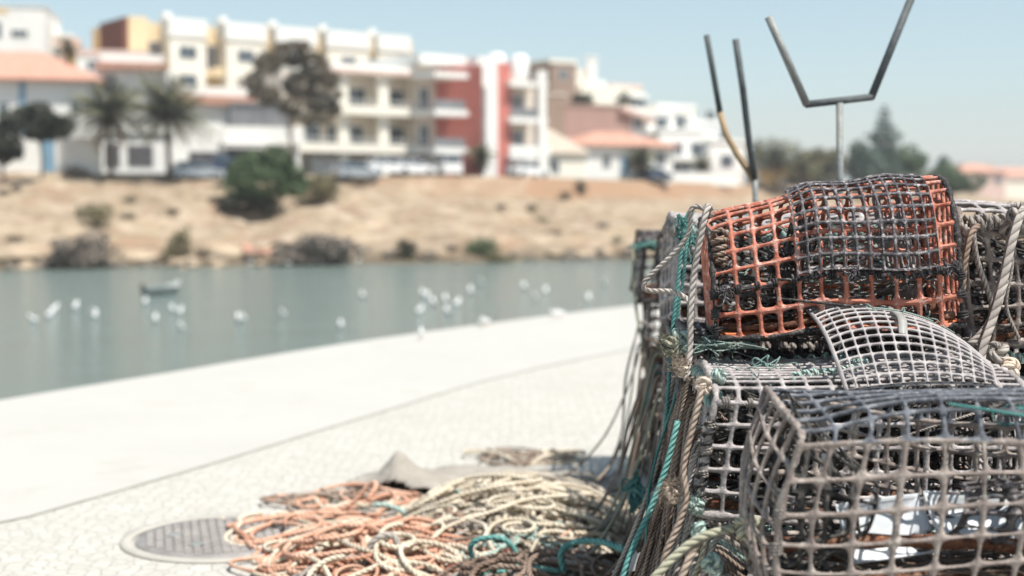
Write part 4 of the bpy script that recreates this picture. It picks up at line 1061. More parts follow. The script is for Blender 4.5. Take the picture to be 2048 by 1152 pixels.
class Trap:
    def __init__(s, name, label, loc, rot, W, D, Hs, arch, cell, mat, frame='blackfr', fine=True, hole=.75, t=.009, seed=1, wob=.006, tops=None, power=.75, cat='fish trap', group=None, cells_front=None, top_mat=None, per=4, fr=.0065, skip=(), skew=None, sag=0.0, atop=None, back_mat=None):
        s.atop = atop or (lambda x: np.ones_like(np.asarray(x, float)))
        s.root = empty(name, loc, rot, label, cat, group)
        s.W, s.D, s.Hs, s.arch, s.power = W, D, Hs, arch, power
        s.tops = tops or (lambda x: np.ones_like(np.asarray(x, float)))
        s.sag = sag
        g = np.random.default_rng(seed)
        ka = g.normal(size=(4, 3))*7; ph = g.uniform(0, 6, (4, 3))
        skew = skew or (lambda P: P)
        def warp(P):
            P = np.asarray(P, float).copy(); Q = P.copy()
            for i in range(4): Q = Q + wob*.55*np.sin((P@ka[i])[..., None]+ph[i])
            return skew(Q)
        s.warp = warp
        qs = np.linspace(0, 1, 200); yy, zz = s.sec_raw(qs)
        l = np.concatenate([[0], np.cumsum(np.hypot(np.diff(yy), np.diff(zz)))]); s.arcL = l[-1]
        s.q_of = lambda f: np.interp(f, l/l[-1], qs)
        nx = max(3, round(W/cell)); nz = max(2, round(Hs/cell)); nt_ = max(4, round(s.arcL/cell)); ny = max(3, round(D/cell))
        s.nx, s.nt = nx, nt_
        X = lambda u: (u/nx-.5)*W
        def panel(nm, P, a, b_, mk=None, mt=None, sd=0):
            m = MB(); grid(m, lambda u, v: warp(P(u, v)), a, b_, hole, t, per, fine, mk, seed=seed+sd)
            return m.build(nm, M[mt or mat], s.root)
        if 'front' not in skip: panel('side_panel', lambda u, v: np.stack([X(u), np.full(u.shape, -D/2), v/nz*s.Hs*s.tt(X(u))], -1), nx, nz, sd=1)
        if 'back' not in skip: panel('side_panel', lambda u, v: np.stack([X(u), np.full(u.shape, D/2), v/nz*s.Hs*s.tt(X(u))], -1), nx, nz, mt=back_mat, sd=2)
        if 'top' not in skip: panel('top_panel', lambda u, v: s.top(X(u), v/nt_), nx, nt_, mt=top_mat, sd=3)
        if 'bottom' not in skip: panel('base_panel', lambda u, v: np.stack([X(u), (v/ny-.5)*D, np.zeros(u.shape)], -1), nx, ny, mt=back_mat, sd=4)
        for sg in (-1, 1):
            def end(u, v, sg=sg):
                y = (u/ny-.5)*D; x = np.full(u.shape, sg*W/2); return np.stack([x, y, v/max(2, round((Hs+arch)/cell))*s.ztop(x, y)], -1)
            panel('end_panel', end, ny, max(2, round((Hs+arch)/cell)), sd=5+sg)
        m = MB(); n = 26
        def rod(P, r=fr):
            P = warp(np.asarray(P, float)); rr = r*(1+.28*np.sin(np.arange(len(P))*2.1+g.uniform(0, 6))+.2*g.normal(size=len(P)).clip(-1, 1)); m.tube(P, rr, 7)
        L = np.linspace(-.5, .5, n)
        for sg in (-1, 1):
            rod([(sg*W/2, -D/2, z) for z in np.linspace(0, Hs*float(s.tt(sg*W/2)), 8)] + [tuple(s.top(np.array(sg*W/2), np.array(f))) for f in np.linspace(.03, .97, 30)] + [(sg*W/2, D/2, z) for z in np.linspace(Hs*float(s.tt(sg*W/2)), 0, 8)])
            rod([(x*W, sg*D/2, 0) for x in L]); rod([(sg*W/2, y*D, 0) for y in L])
            rod([(x*W, sg*D/2, Hs*float(s.tt(x*W))) for x in L], fr*.8)
        m.build('frame', M[frame], s.root)
    def tt(s, x): return s.tops(x)
    def sec_raw(s, q):
        c, k = np.cos(pi*q), np.sin(pi*q)
        return -s.D/2*np.sign(c)*np.abs(c)**s.power, s.Hs+s.arch*np.abs(k)**s.power
    def top(s, x, f):
        y, z = s.sec_raw(s.q_of(np.clip(f, 0, 1))); x = np.asarray(x, float)
        z = (s.Hs+(z-s.Hs)*s.atop(x))*s.tt(x) - s.sag*np.sin(np.clip(f, 0, 1)*pi)*np.cos(np.clip(x/s.W, -.5, .5)*pi)
        return np.stack(np.broadcast_arrays(x, y, z), -1)
    def ztop(s, x, y):
        c = np.clip(np.abs(2*y/s.D), 0, 1)**(1/s.power)
        k = np.sqrt(np.maximum(1-c*c, 0)); return (s.Hs+s.arch*k**s.power*s.atop(x))*s.tt(x)
    def W3(s, p): return s.root.matrix_basis @ Vector(p)
    def funnel(s, mat='blacknet', side=-1, seed=3, fine=False, L=None, cell=.03):
        m = MB(); L = L or s.W*.45; H = s.Hs+s.arch*.8; nu = max(10, round(pi*min(s.D, H)*.8/cell)); nv = max(4, round(L/cell))
        def P(u, v):
            f = v/nv; r = (1-f)*.46+f*.17; a = u/nu*2*pi
            return s.warp(np.stack([side*(s.W/2-.01-f*L)+0*a, np.cos(a)*r*s.D+.02*np.sin(3*f+a), H*.5+np.sin(a)*r*H-.03*f], -1))
        grid(m, P, nu, nv, .78, .005, 3, fine, seed=seed)
        return m.build('entry_funnel', M[mat], s.root)
    def inner_wall(s, x=.0, mat='blacknet', cell=.035, tilt=.1, seed=5):
        m = MB(); ny = round(s.D*.94/cell); H = s.Hs+s.arch*.85; nz = round(H/cell)
        grid(m, lambda u, v: s.warp(np.stack([x+tilt*(v/nz-.5)+.012*np.sin(u), (u/ny-.5)*s.D*.94, v/nz*H*np.sqrt(np.clip(1-.55*(2*u/ny-1)**4, 0, 1))], -1)), ny, nz, .7, .007, 3, True, seed=seed)
        return m.build('inner_wall', M[mat], s.root)
    def bars(s, ys, z=.012, r=.009, mat='rust'):
        for y in ys:
            m = MB(); P = s.warp(np.array([(x, y+.004*math.sin(x*20), z) for x in np.linspace(-s.W*.47, s.W*.47, 24)])); m.tube(P, r*(1+.2*np.sin(np.arange(24)*1.7)), 7); m.build('ballast_bar', M[mat], s.root)
    def wraps(s, pts, mat, name='lashing', r=.0085, rr=.0028, turns=(2, 5), seed=1):
        """short coils of twine round the frame at (point, direction)"""
        g = np.random.default_rng(seed); m = MB(); Q = []
        for p, d in pts:
            p = s.warp(np.array(p, float)); d = np.array(d, float); d /= np.linalg.norm(d); k = g.uniform(*turns); l = k*rr*1.9
            h = helix(p-d*l/2, p+d*l/2, r*g.uniform(.85, 1.2), k, 9)
            if Q: Q += [Q[-1]+(h[0]-Q[-1])*f for f in (.2, .4, .6, .8)]
            Q += list(h)
        m.tube(np.array(Q), rr, 5)
        return m.build(name, M[mat], s.root)
    def coil(s, pts, mat, r=.009, rr=.0045, pitch=.012, name='edge_rope', sides=6):
        """rope wound along a whole edge"""
        P = spline([tuple(s.warp(np.array(p, float))) for p in pts], .0025)
        T = np.gradient(P, axis=0); T /= np.linalg.norm(T, axis=1, keepdims=True); a = np.cross(T, [.3, .2, .93]); a /= np.linalg.norm(a, axis=1, keepdims=True); b_ = np.cross(T, a)
        l = np.concatenate([[0], np.cumsum(np.linalg.norm(np.diff(P, axis=0), axis=1))]); th = l/pitch*2*pi; q = r*(1+.18*np.sin(l*61)+.12*np.sin(l*133))
        m = MB(); m.tube(P+np.cos(th)[:, None]*a*q[:, None]+np.sin(th)[:, None]*b_*q[:, None], rr, sides); return m.build(name, M[mat], s.root)

# ---- the orange trap on top
C = Trap('fish_trap', 'orange plastic mesh fish trap with black patch, lying on top of the stack', (.696, 3.135, .882), (R(1), R(-3.4), R(-5)), .515, .37, .118, .178, .0475, 'orange', frame='blackfr', hole=.79, t=.009, seed=3, wob=.005, power=.8,
         tops=lambda x: .80+.20*np.clip((np.asarray(x, float)+.2575)/.23, 0, 1)**.8, fr=.0062, back_mat='orange_clean')
def patch_P(u, v):
    nu, nv = 12, 11
    x = -.075+u/nu*.285; f = .015+v/nv*.58
    p = C.top(x, f); p2 = C.top(x, f+.01); n = np.stack([0*x, -(p2-p)[..., 2], (p2-p)[..., 1]], -1); n /= np.maximum(np.linalg.norm(n, axis=-1, keepdims=True), 1e-9)
    return C.warp(p+n*(.013+.004*np.sin(u*.9))[..., None])
m = MB(); grid(m, patch_P, 12, 11, .75, .007, 4, True, seed=4); m.build('mesh_patch', M['charcoal'], C.root)
sx = np.linspace(-.25, .25, 13)
C.wraps([((x, -.185, .118*float(C.tt(x))), (1, 0, 0)) for x in sx]+[((-.2575, -.185, z), (0, 0, 1)) for z in (.02, .05, .09)]+[((.2575, -.185, z), (0, 0, 1)) for z in (.02, .06, .1)], 'blackfr', seed=5, rr=.0028, r=.0095, turns=(2, 4))
C.coil([(x, -.187, .118*float(C.tt(x))) for x in np.linspace(-.06, .25, 12)], 'charcoal', r=.006, rr=.0034, pitch=.016)
for k, (x, z) in enumerate(((-.235, .10), (.035, .123), (.235, .122))):
    m = MB(); twine(m, lambda g, x=x, z=z: C.warp(np.array([x+g.normal()*.006, -.195+g.normal()*.004, z+g.normal()*.006])), 26, .05, .0010, 30+k, 2.4)
    m.build('twine_knot', M['charcoal'], C.root)
C.funnel(side=-1, L=.2, cell=.042, fine=True); C.inner_wall(-.07, tilt=.08, cell=.05); C.inner_wall(.16, mat='greyweb', tilt=-.05, seed=8, cell=.05); C.bars((-.12, .0, .13)); C.bars((-.172,), z=.02, r=.007)
m = MB(); twine(m, lambda g: C.warp(np.array([g.uniform(-.24, .24), g.uniform(-.12, .17), g.uniform(.01, .1)])), 60, .06, .0019, 61, 1.0); m.build('twine', M['greyrope'], C.root)
m = MB(); twine(m, lambda g: C.warp(np.array([g.uniform(-.24, .24), g.uniform(-.05, .17), g.uniform(.02, .22)])), 40, .05, .0016, 62, 1.0); m.build('twine', M['paleteal'], C.root)
# coil of dark rope hung in the left corner of the trap
C.coil([(-.235, -.15, .27*.8), (-.238, -.165, .2), (-.24, -.17, .15)], 'brownrope', r=.014, rr=.0055, pitch=.0125, name='corner_coil')

# ---- the grey trap with the whitish lid
Bt = Trap('fish_trap', 'crusted grey fish trap in sharp focus under the bulging pale mesh sheet', (.675, 2.87, .556), (R(4), R(.5), R(-1)), .56, .42, .225, .035, .042, 'greyweb', frame='greyweb', hole=.80, t=.007, seed=12, wob=.012, power=.6, fr=.007,
          skew=lambda P: P+np.stack([-.02*np.clip(.24-P[..., 2], 0, .3)*4*(P[..., 0] < 0), 0*P[..., 0], 0*P[..., 0]], -1))
Bt.funnel(side=-1, seed=4, cell=.035); Bt.funnel(side=1, seed=6, cell=.035, L=.2); Bt.inner_wall(-.12, mat='blacknet', seed=14); Bt.bars((-.17, -.05, .08, .17))
m = MB(); grid(m, lambda u, v: Bt.warp(np.stack([-.26+u*.04, -.19+v*.04, .13+.02*np.sin(u)+.02*np.cos(v*.8)], -1)), 13, 9, .70, .008, 3, True, seed=15); m.build('bait_net', M['blacknet'], Bt.root)
Bt.coil([(-.28, y, .228) for y in np.linspace(-.19, .20, 7)], 'paleteal', r=.013, rr=.0062, pitch=.016)
Bt.coil([(-.282, -.21, z) for z in np.linspace(.01, .2, 6)], 'blackfr', r=.009, rr=.004, pitch=.02)
Bt.coil([(x, .20, .245) for x in np.linspace(-.27, .0, 7)], 'paleteal', r=.009, rr=.0036, pitch=.03)
Bt.coil([(-.02, .19, .25), (.02, .12, .262), (.03, .06, .264), (.0, .0, .262), (-.06, -.06, .262), (-.13, -.10, .26)], 'paleteal', r=.0085, rr=.0042, pitch=.02)
Bt.wraps([((x, -.21, .226), (1, 0, 0)) for x in np.linspace(-.26, .26, 12)]+[((-.28, -.21, z), (0, 0, 1)) for z in (.03, .08, .13, .18)], 'greyrope', seed=15, r=.0085, rr=.0026, turns=(2, 4))
m = MB()
twine(m, lambda g: Bt.warp(np.array([-.17+g.normal()*.012, .07+g.normal()*.012, .262])), 16, .05, .0018, 44, 2.0)
twine(m, lambda g: Bt.warp(np.array([g.uniform(-.27, -.1), g.uniform(-.15, .2), .25])), 14, .05, .0012, 45, 1.0)
m.build('twine_knot', M['paleteal'], Bt.root)

# ---- the bulging pale sheet (a loose lid) : Coons-like surface through measured corners
def lidP(u, v):
    nu, nv = 13, 14
    s, t = u/nu, v/nv                                     # s across, t from the back edge to the front edge
    bk = [at(1612, 618, 3.02), at(1695, 603, 3.05), at(1800, 622, 3.04), at(1895, 672, 2.98), at(1968, 748, 2.86)]
    fr_ = [at(1694, 782, 2.63), at(1765, 772, 2.62), at(1845, 766, 2.62), at(1920, 766, 2.63), at(1992, 772, 2.66)]
    def cv(pts):
        x = np.linspace(0, 1, 5); a = np.array([list(p) for p in pts]); c = [np.polyfit(x, a[:, i], 3) for i in range(3)]
        return np.stack([np.polyval(q, s) for q in c], -1)
    A, B2 = cv(bk), cv(fr_)
    Q = A*(1-t)[..., None]+B2*t[..., None]
    Q[..., 2] += (.028*np.sin(pi*np.clip(t, 0, 1))+.012*np.sin(pi*np.clip(s, 0, 1))*np.sin(pi*np.clip(t, 0, 1)))
    return Q
LB = lidP(np.array([6.5]), np.array([7.0]))[0]
lr = empty('mesh_sheet', tuple(LB), label='bulging bleached white mesh sheet with a grey strap, below the orange trap', cat='mesh sheet')
m = MB(); grid(m, lambda u, v: lidP(u, v)-LB, 13, 14, .82, .006, 4, True, seed=21); m.build('mesh', M['paleweb'], lr)
rim = MB()
for e in ([lidP(np.array([0.]), np.array([v]))[0]-LB for v in np.linspace(0, 14, 40)], [lidP(np.array([u]), np.array([0.]))[0]-LB for u in np.linspace(0, 13, 40)], [lidP(np.array([13.]), np.array([v]))[0]-LB for v in np.linspace(0, 14, 40)]): rim.tube(e, .0042, 6)
rim.build('rim', M['paleweb'], lr)
sp_ = [at(1788, 637, 2.9), at(1792, 648, 2.87), at(1803, 665, 2.82), at(1806, 682, 2.78)]
P = spline([p-Vector(LB)+Vector((0, 0, z)) for p, z in zip(sp_, (.012, .022, .026, .012))], .006)
m = MB(); V = []
for p in P: V += [p+np.array([-.0085, 0, .001]), p+np.array([.0085, 0, -.001])]
n = len(P); m.add(V, [(2*i, 2*i+1, 2*i+3, 2*i+2) for i in range(n-1)])
o = m.build('strap', M['strap'], lr); sd = o.modifiers.new('thick', 'SOLIDIFY'); sd.thickness = .003
m = MB()
for (u, v) in ((3, .5), (3, 2.5), (4.2, 4.6), (7, .6), (8.2, 3.5), (4, 3.6), (6.2, 4.4)):
    p = lidP(np.array([u*1.]), np.array([v*1.]))[0]-LB
    twine(m, lambda g, p=p: p+g.normal(size=3)*.004+np.array([0, 0, .004]), 9, .02, .0015, int(u*10+v), 2.2)
for a, b2 in (((3, .5), (3, 2.6)), ((7, .6), (10, 3.4)), ((4.2, 4.6), (8.4, 4.2))):
    m.tube([lidP(np.array([a[0]+(b2[0]-a[0])*f]), np.array([a[1]+(b2[1]-a[1])*f]))[0]-LB+np.array([0, 0, .006]) for f in np.linspace(0, 1, 14)], .002, 5)
m.build('twine', M['paleteal'], lr)

# ---- the beige-grey trap nearest the camera
A = Trap('fish_trap', 'beige-grey fish trap nearest the camera with white plastic pieces inside', (.806, 2.36, .488), (0, R(1.6), R(-1.5)), .66, .30, .280, .066, .0505, 'beigeweb', frame='beigeweb', hole=.875, t=.008, seed=22, wob=.018, power=.62, fr=.0058, atop=lambda x: 1.0-.68*np.clip(np.abs(np.asarray(x, float)-.02)/.31, 0, 1)**2.2,
         skew=lambda P: P+np.stack([(-.10*np.clip(.3-P[..., 2], 0, .3)-.12*(P[..., 1]+.15))*np.clip(.1-P[..., 0]*3, 0, 1) - .022*np.sin(pi*np.clip(P[..., 2]/.3, 0, 1))*np.clip(-P[..., 0]*5-.6, 0, 1), -.016*np.sin(pi*np.clip(P[..., 2]/.3, 0, 1))*np.sin(pi*np.clip(P[..., 0]/.66+.5, 0, 1)), 0*P[..., 0]], -1), sag=.0, top_mat='shadedweb')
A.funnel(side=-1, seed=7, L=.14, cell=.04); A.funnel('darkweb', side=1, seed=9, L=.4, cell=.06); A.bars((-.14, -.02, .1)); A.bars((-.02,), z=.08, r=.012)
A.wraps([((-.33, -.15, z), (0, 0, 1)) for z in np.linspace(.02, .19, 4)], 'greyrope', seed=26, r=.009, rr=.0028, turns=(2, 4))
m = MB(); twine(m, lambda g: A.warp(np.array([g.uniform(-.05, .33), -.06+g.normal()*.04, .325+g.normal()*.006])), 26, .08, .0015, 51, 1.0)
for s_ in range(5): m.tube(spline([tuple(A.warp(np.array([-.12+.1*s_+.05*i, -.15+.05*i*(s_ % 2)+.02*s_, .333-.004*i]))) for i in range(5)], .006), .0026, 5)
m.build('twine_knot', M['tealrope'], A.root)
m = MB(); g_ = lambda u, v: A.warp(np.stack([-.05+u*.03, -.145+v*.03, .338-.03*((v-4)/5)**2+.006*np.sin(u*.8)], -1)); grid(m, g_, 12, 9, .86, .003, 3, True, seed=27); m.build('patch_net', M['darkweb'], A.root)
# white plastic pieces lying in the nearest trap
def shard(loc, rot, label, kind):
    r = empty('plastic_tray', loc, rot, label, 'plastic tray')
    m = MB()
    n = 21; V = []
    for i in range(n):
        for j in range(n):
            x, y = i/(n-1)-.5, j/(n-1)-.5; e = max(abs(x), abs(y))
            V.append((x*.135*(1+.18*(e > .42)), y*.09*(1+.18*(e > .42)), (.022 if kind == 0 else .018)*max(0, (e-.36)/.14)**1.5+.004*math.sin(x*4+y*3)))
    m.add(V, [(i*n+j, i*n+j+1, (i+1)*n+j+1, (i+1)*n+j) for i in range(n-1) for j in range(n-1) if not (kind == 1 and i > 15 and j < 6+i % 2)])
    o = m.build('tray', M['whiteplastic'], r); s_ = o.modifiers.new('thick', 'SOLIDIFY'); s_.thickness = .002
    m = MB(); m.tube([(a[0], a[1], a[2]+.001) for a in ([V[i*n] for i in range(n)] if kind else [V[i*n] for i in range(n)][::-1]+V[:n]+[V[i*n+n-1] for i in range(n)])], .0022, 6); m.build('rim', M['whiteplastic'], r)
p = at(1945, 1052, 2.42); shard(tuple(p), (R(38), R(4), R(6)), 'larger sunlit white plastic tray inside the nearest trap', 0)
p = at(1765, 1062, 2.42); shard(tuple(p), (R(58), R(-4), R(14)), 'broken white plastic tray leaning left of the sunlit tray inside the nearest trap', 1)
m = MB(); m.lathe([(.0, 0), (.028, 0), (.031, .006), (.031, .032), (.026, .036), (.02, .03), (0, .028)], 0, 0, 20); p = at(1662, 915, 2.56); bc = m.build('bottle_cap', M['whiteplastic'], loc=tuple(p), rot=(R(50), R(15), 0)); bc.scale = (.62, .62, .62); tag(bc, 'round white plastic cap lodged behind the nearest trap front mesh', 'bottle cap')

# ---- the rope-bound trap at right
D = Trap('fish_trap', 'rope-bound brown-grey fish trap at the right edge beside the orange trap', (1.315, 3.37, .838), (0, R(-1.5), R(4)), .66, .42, .25, .055, .052, 'brownweb', frame='brownweb', hole=.80, t=.009, seed=32, wob=.015, power=.6, fr=.008, top_mat='greyweb')
D.funnel(side=-1, seed=17, cell=.035); D.inner_wall(0, mat='greyweb', seed=34); D.bars((-.17, 0, .15))
D.coil([(x, -.212, .262+.01*math.sin(x*20)) for x in np.linspace(-.33, .33, 12)], 'greyrope', r=.014, rr=.0075, pitch=.02)
D.coil([(-.33, y, .262) for y in np.linspace(-.21, .2, 6)], 'tan', r=.012, rr=.006, pitch=.019)
m = MB()
for i in range(11):
    x = -.31+.058*i; m.tube(spline([tuple(D.warp(np.array(q))) for q in ((x, -.222, .27), (x+.012*math.sin(i), -.232, .2), (x+.02*math.cos(i*2), -.228, .1+.03*math.sin(i*3)), (x+.03*math.sin(i*1.3), -.223, .01))], .006), .0045 if i % 3 else .0065, 6)
m.build('side_rope', M['greyrope'], D.root)
m = MB()
for i, x in enumerate((-.24, -.12, .02, .03)): m.tube(knot_path(D.warp(np.array((x, -.222, .262))), .024, i), .008, 7, closed=True)
fibres(m, D.warp(np.array((.02, -.225, .28))), .045, 60, 3); m.build('rope_knot', M['greyrope'], D.root)

# ---- the mass of traps underneath and behind: four kinds, copied
kinds = []
for i, (mt, W_, D_, Hs, ar, cell, fr_, sd) in enumerate((('darkweb', .58, .42, .235, .03, .042, 'blackfr', 41), ('brownweb', .56, .40, .235, .03, .045, 'brownweb', 42), ('greyweb', .56, .42, .23, .035, .045, 'greyweb', 43), ('darkweb', .6, .41, .23, .04, .05, 'darkweb', 44))):
    T = Trap('fish_trap', 'x', (0, 0, 0), (0, 0, 0), W_, D_, Hs, ar, cell, mt, frame=fr_, fine=(i == 2), per=3, hole=.74, t=.008, seed=sd, wob=.014, power=.6)
    T.funnel('greyweb' if i in (0, 3) else 'blacknet', side=-1, seed=sd+1, cell=.032); T.funnel('brownweb' if i in (1, 3) else 'blacknet', side=1, seed=sd+2, cell=.04, L=.22); T.inner_wall(.05, mat=('blacknet', 'blacknet', 'darkweb', 'greyweb')[i], seed=sd+3); T.bars((-.15, .02, .16))
    T.coil([(-W_/2, y, Hs) for y in np.linspace(-D_*.48, D_*.48, 6)], ('paleteal', 'tan', 'greyrope', 'brownrope')[i], r=.012, rr=.0055, pitch=.018)
    T.coil([(x, -D_/2, Hs) for x in np.linspace(-W_*.48, W_*.48, 8)], ('tan', 'greyrope', 'paleteal', 'blackfr')[i], r=.011, rr=.005, pitch=.021)
    m = MB(); twine(m, lambda g: np.array([g.uniform(-W_/2, W_/2), g.uniform(-D_/2, D_/2), Hs+ar*.8]), 22, .07, .0016, sd, 1.0); m.build('twine', M[('tealrope', 'tan', 'paleteal', 'greyrope')[i]], T.root)
    kinds.append(T.root)
T = Trap('fish_trap', 'x', (0, 0, 0), (0, 0, 0), .58, .40, .235, .03, .048, 'darkweb', frame='blackfr', fine=True, per=3, hole=.83, t=.007, seed=51, wob=.014, power=.6); T.bars((-.15, .02, .16)); T.funnel('darkweb', side=1, seed=52, cell=.045, L=.2)
kinds.append(T.root)
used = set()
HID = {0: 'dark mesh trap buried in the stack behind the front traps', 1: 'brown-grey mesh trap buried in the stack behind the front traps', 2: 'pale grey mesh trap buried in the stack behind the front traps', 3: 'wide-meshed dark trap buried in the stack behind the front traps'}
UNI = {('r3', 2, 0): 'dark trap that the orange trap rests on', ('r4', 3, 0): 'teal-laced trap just behind the left end of the orange trap', ('r7', 3, 0): 'farthest top trap at the left edge of the stack', ('r6', 3, 0): 'top trap of the stack second from its far left end', ('r5', 3, 0): 'top trap half hidden behind the teal-laced one', ('A', 1, 0): 'trap under the nearest beige-grey trap', ('B', 1, 0): 'trap under the crusted grey trap, tied with teal rope at its left corner', ('r3', 2, 1): 'dark trap under the rope-bound trap at the right edge', ('r7', 2, 0): 'far left trap directly under the farthest top trap'}
g = random.Random(12)
def place(rowname, xl, y, layer, z, kind, col=0, dx=0):
    k0 = kinds[kind]
    o = k0 if kind not in used else copy_tree(k0)
    used.add(kind)
    o.location = (xl+.29+dx, y+g.uniform(-.02, .02), z); o.rotation_euler = (R(g.uniform(-1.2, 1.2)), R(g.uniform(-1.5, 1.5)), R(g.uniform(-3, 3))+(pi if g.random() < .4 and kind != 2 else 0))
    u = UNI.get((rowname, layer, col)); o['label'] = u or HID[kind]
    if 'group' in o: del o['group']
    if not u: o['group'] = 'traps buried in the stack'
    o['category'] = 'fish trap'
seq = 0
for rn, xl, y, nl, h in (('A', .46, 2.40, 2, .268), ('B', .41, 2.87, 2, .275), ('r3', .40, 3.33, 3, .292), ('r4', .435, 3.80, 4, .275), ('r5', .50, 4.42, 4, .262), ('r6', .60, 5.32, 4, .252), ('r7', .56, 5.85, 4, .248)):
    for l in range(nl):
        kd = {('r3', 2): 3, ('r4', 3): 2, ('r7', 3): 4, ('r6', 3): 4, ('r5', 3): 4, ('r7', 2): 4,  ('B', 1): 2, ('A', 1): 1}.get((rn, l), (seq*3+l) % 4)
        place(rn, xl, y, l, l*h+.004, kd, 0, g.uniform(-.012, .02) - (.055 if rn == 'r7' and l == 3 else 0)); seq += 1
for rn, xl, y, nl, h in (('r3', 1.02, 3.36, 3, .276), ('r4', 1.06, 3.85, 4, .27), ('r5', 1.1, 4.42, 3, .262)):
    for l in range(nl):
        place(rn, xl, y, l, l*h+.004, (seq*3+l+1) % 4, 1, g.uniform(-.012, .02)); seq += 1

# =================================================================== ROPES
def rope(pts, r, mat, label, group=None, name='rope', step=.012, sides=7, cat='rope'):
    P = spline(pts, step); o = MB().tube(P-P[0], r, sides).build(name, M[mat], loc=tuple(P[0])); return tag(o, label, cat, group)
CN = {'tan': 'tan', 'brownrope': 'brown', 'greyrope': 'grey', 'tealrope': 'teal', 'paleteal': 'faded teal', 'olive_rope': 'olive-grey', 'beigerope': 'beige', 'orangerope': 'orange', 'redrope': 'dark red'}
# curtain of ropes down the left side
g = random.Random(21)
for i in range(118):
    if i < 46: y, z0 = 2.70+g.random()*.75, .50+g.random()*.27
    elif i < 88: y, z0 = 2.42+g.random()*.5, .36+g.random()*.20
    else: y, z0 = 3.3+g.random()*2.5, .40+g.random()*.28
    f = (y-2.6)/3.3
    xe = .355+.165*max(f, -.2) + (.01 if 46 <= i < 88 else 0)
    mt = g.choices(('tan', 'brownrope', 'greyrope', 'tealrope', 'olive_rope', 'paleteal'), (6, 5, 5, 1.5, 1.6, .6))[0]
    rr = g.choice((.0034, .0042, .005, .0062)) if mt != 'tealrope' else g.choice((.0025, .003, .0036))
    spread = (g.uniform(.0, .20) if i < 88 else g.uniform(.02, .24))
    w1 = g.gauss(0, .008); dy = g.gauss(-.05, .12)
    zb = .015+.03*g.random()
    xb = xe-.05-spread
    pts = [(xe+.07, y, z0-.03), (xe+.01, y, z0+.010), (xe-.012, y+.01, z0-.05), (xe-.018-(spread+.03)*.16+w1, y+dy*.3, z0*.68), (xe-.025-(spread+.03)*.45-w1, y+dy*.7, z0*.34), (xb, y+dy, zb+.02), (xb-g.uniform(.05, .18), y+dy+g.gauss(-.04, .1), zb), (xb-g.uniform(.15, .3), y+dy+g.gauss(-.1, .16), zb)]
    rope(pts, rr, mt, '%s rope hanging in the curtain down the left side of the stack' % CN[mt], 'ropes hanging down the left side of the stack')
# single ropes that can be told apart
rope([at(1355, 842, 2.80), at(1346, 880, 2.79), at(1330, 940, 2.78), at(1300, 1020, 2.76), at(1268, 1090, 2.74), at(1247, 1150, 2.72), at(1232, 1230, 2.72)], .0062, 'tealrope', 'bright teal rope crossing slanted over the tan ropes at the lower left of the stack')
rope([at(1405, 756, 2.66), at(1398, 800, 2.64), at(1378, 880, 2.62), at(1366, 940, 2.61), at(1372, 1000, 2.60), at(1352, 1060, 2.58), at(1330, 1110, 2.57), at(1318, 1180, 2.56)], .0066, 'tan', 'thick tan rope hanging from the pale knot down the corner of the grey trap')
rope([at(1490, 1052, 2.44), at(1440, 1062, 2.42), at(1395, 1078, 2.41), at(1350, 1112, 2.40), at(1300, 1165, 2.38)], .0078, 'olive_rope', 'thick olive-grey rope leading from the big knot at the foot of the nearest trap')
rope([at(1400, 1085, 2.42), at(1384, 1105, 2.41), at(1365, 1150, 2.40), at(1350, 1200, 2.4)], .007, 'tan', 'short thick tan rope hanging under the olive-grey rope')
rope([at(1420, 418, 2.93), at(1416, 412, 2.91), at(1408, 440, 2.90), at(1396, 500, 2.90), at(1386, 560, 2.90), at(1381, 630, 2.89), at(1380, 700, 2.87), at(1372, 760, 2.84)], .0068, 'greyrope', 'pale grey rope hanging straight from the orange trap upper left corner')
rope([at(1424, 432, 2.94), at(1412, 420, 2.93), at(1392, 412, 2.93), at(1380, 424, 2.93), at(1378, 462, 2.94), at(1352, 502, 2.95), at(1312, 540, 2.96), at(1290, 562, 2.96), at(1288, 576, 2.96), at(1304, 582, 2.96), at(1338, 582, 2.95), at(1362, 590, 2.94), at(1378, 604, 2.92), at(1384, 640, 2.9)], .0055, 'greyrope', 'loose pale rope looping out to the left of the orange trap')
rope([at(1290, 488, 5.7), at(1270, 492, 5.7), at(1267, 520, 5.68), at(1268, 580, 5.66), at(1276, 640, 5.64), at(1288, 700, 5.6), at(1300, 760, 5.55)], .006, 'olive_rope', 'single thin rope hanging from the far left corner of the stack')
rope([at(2060, 405, 3.08), at(2040, 430, 3.06), at(2022, 490, 3.04), at(2004, 570, 3.02), at(1984, 640, 3.0), at(1966, 692, 2.97), at(1960, 730, 2.95)], .0105, 'greyrope', 'thick grey rope slanting down the rope-bound trap at the right edge')
rope([at(2010, 560, 3.04), at(1990, 625, 3.02), at(1962, 668, 3.01), at(1938, 690, 3.0)], .0085, 'greyrope', 'second grey rope leaning below the thick one, right of the pale mesh sheet')
rope([at(1956, 452, 3.1), at(1944, 462, 3.08), at(1936, 490, 3.07), at(1928, 540, 3.06), at(1925, 590, 3.05)], .007, 'brownrope', 'short brown rope curving down between the orange and the rope-bound trap')
rope([at(1352, 690, 3.4), at(1356, 620, 3.4), at(1366, 560, 3.4), at(1372, 500, 3.4), at(1376, 452, 3.42), at(1384, 440, 3.45)], .004, 'tealrope', 'thin teal cord hanging behind the pale loop left of the orange trap')
rope([at(1330, 860, 3.4), at(1338, 760, 3.4), at(1345, 660, 3.42), at(1356, 560, 3.44), at(1364, 490, 3.45), at(1372, 460, 3.46)], .005, 'tealrope', 'longer teal cord running down the left side from the teal tangle')
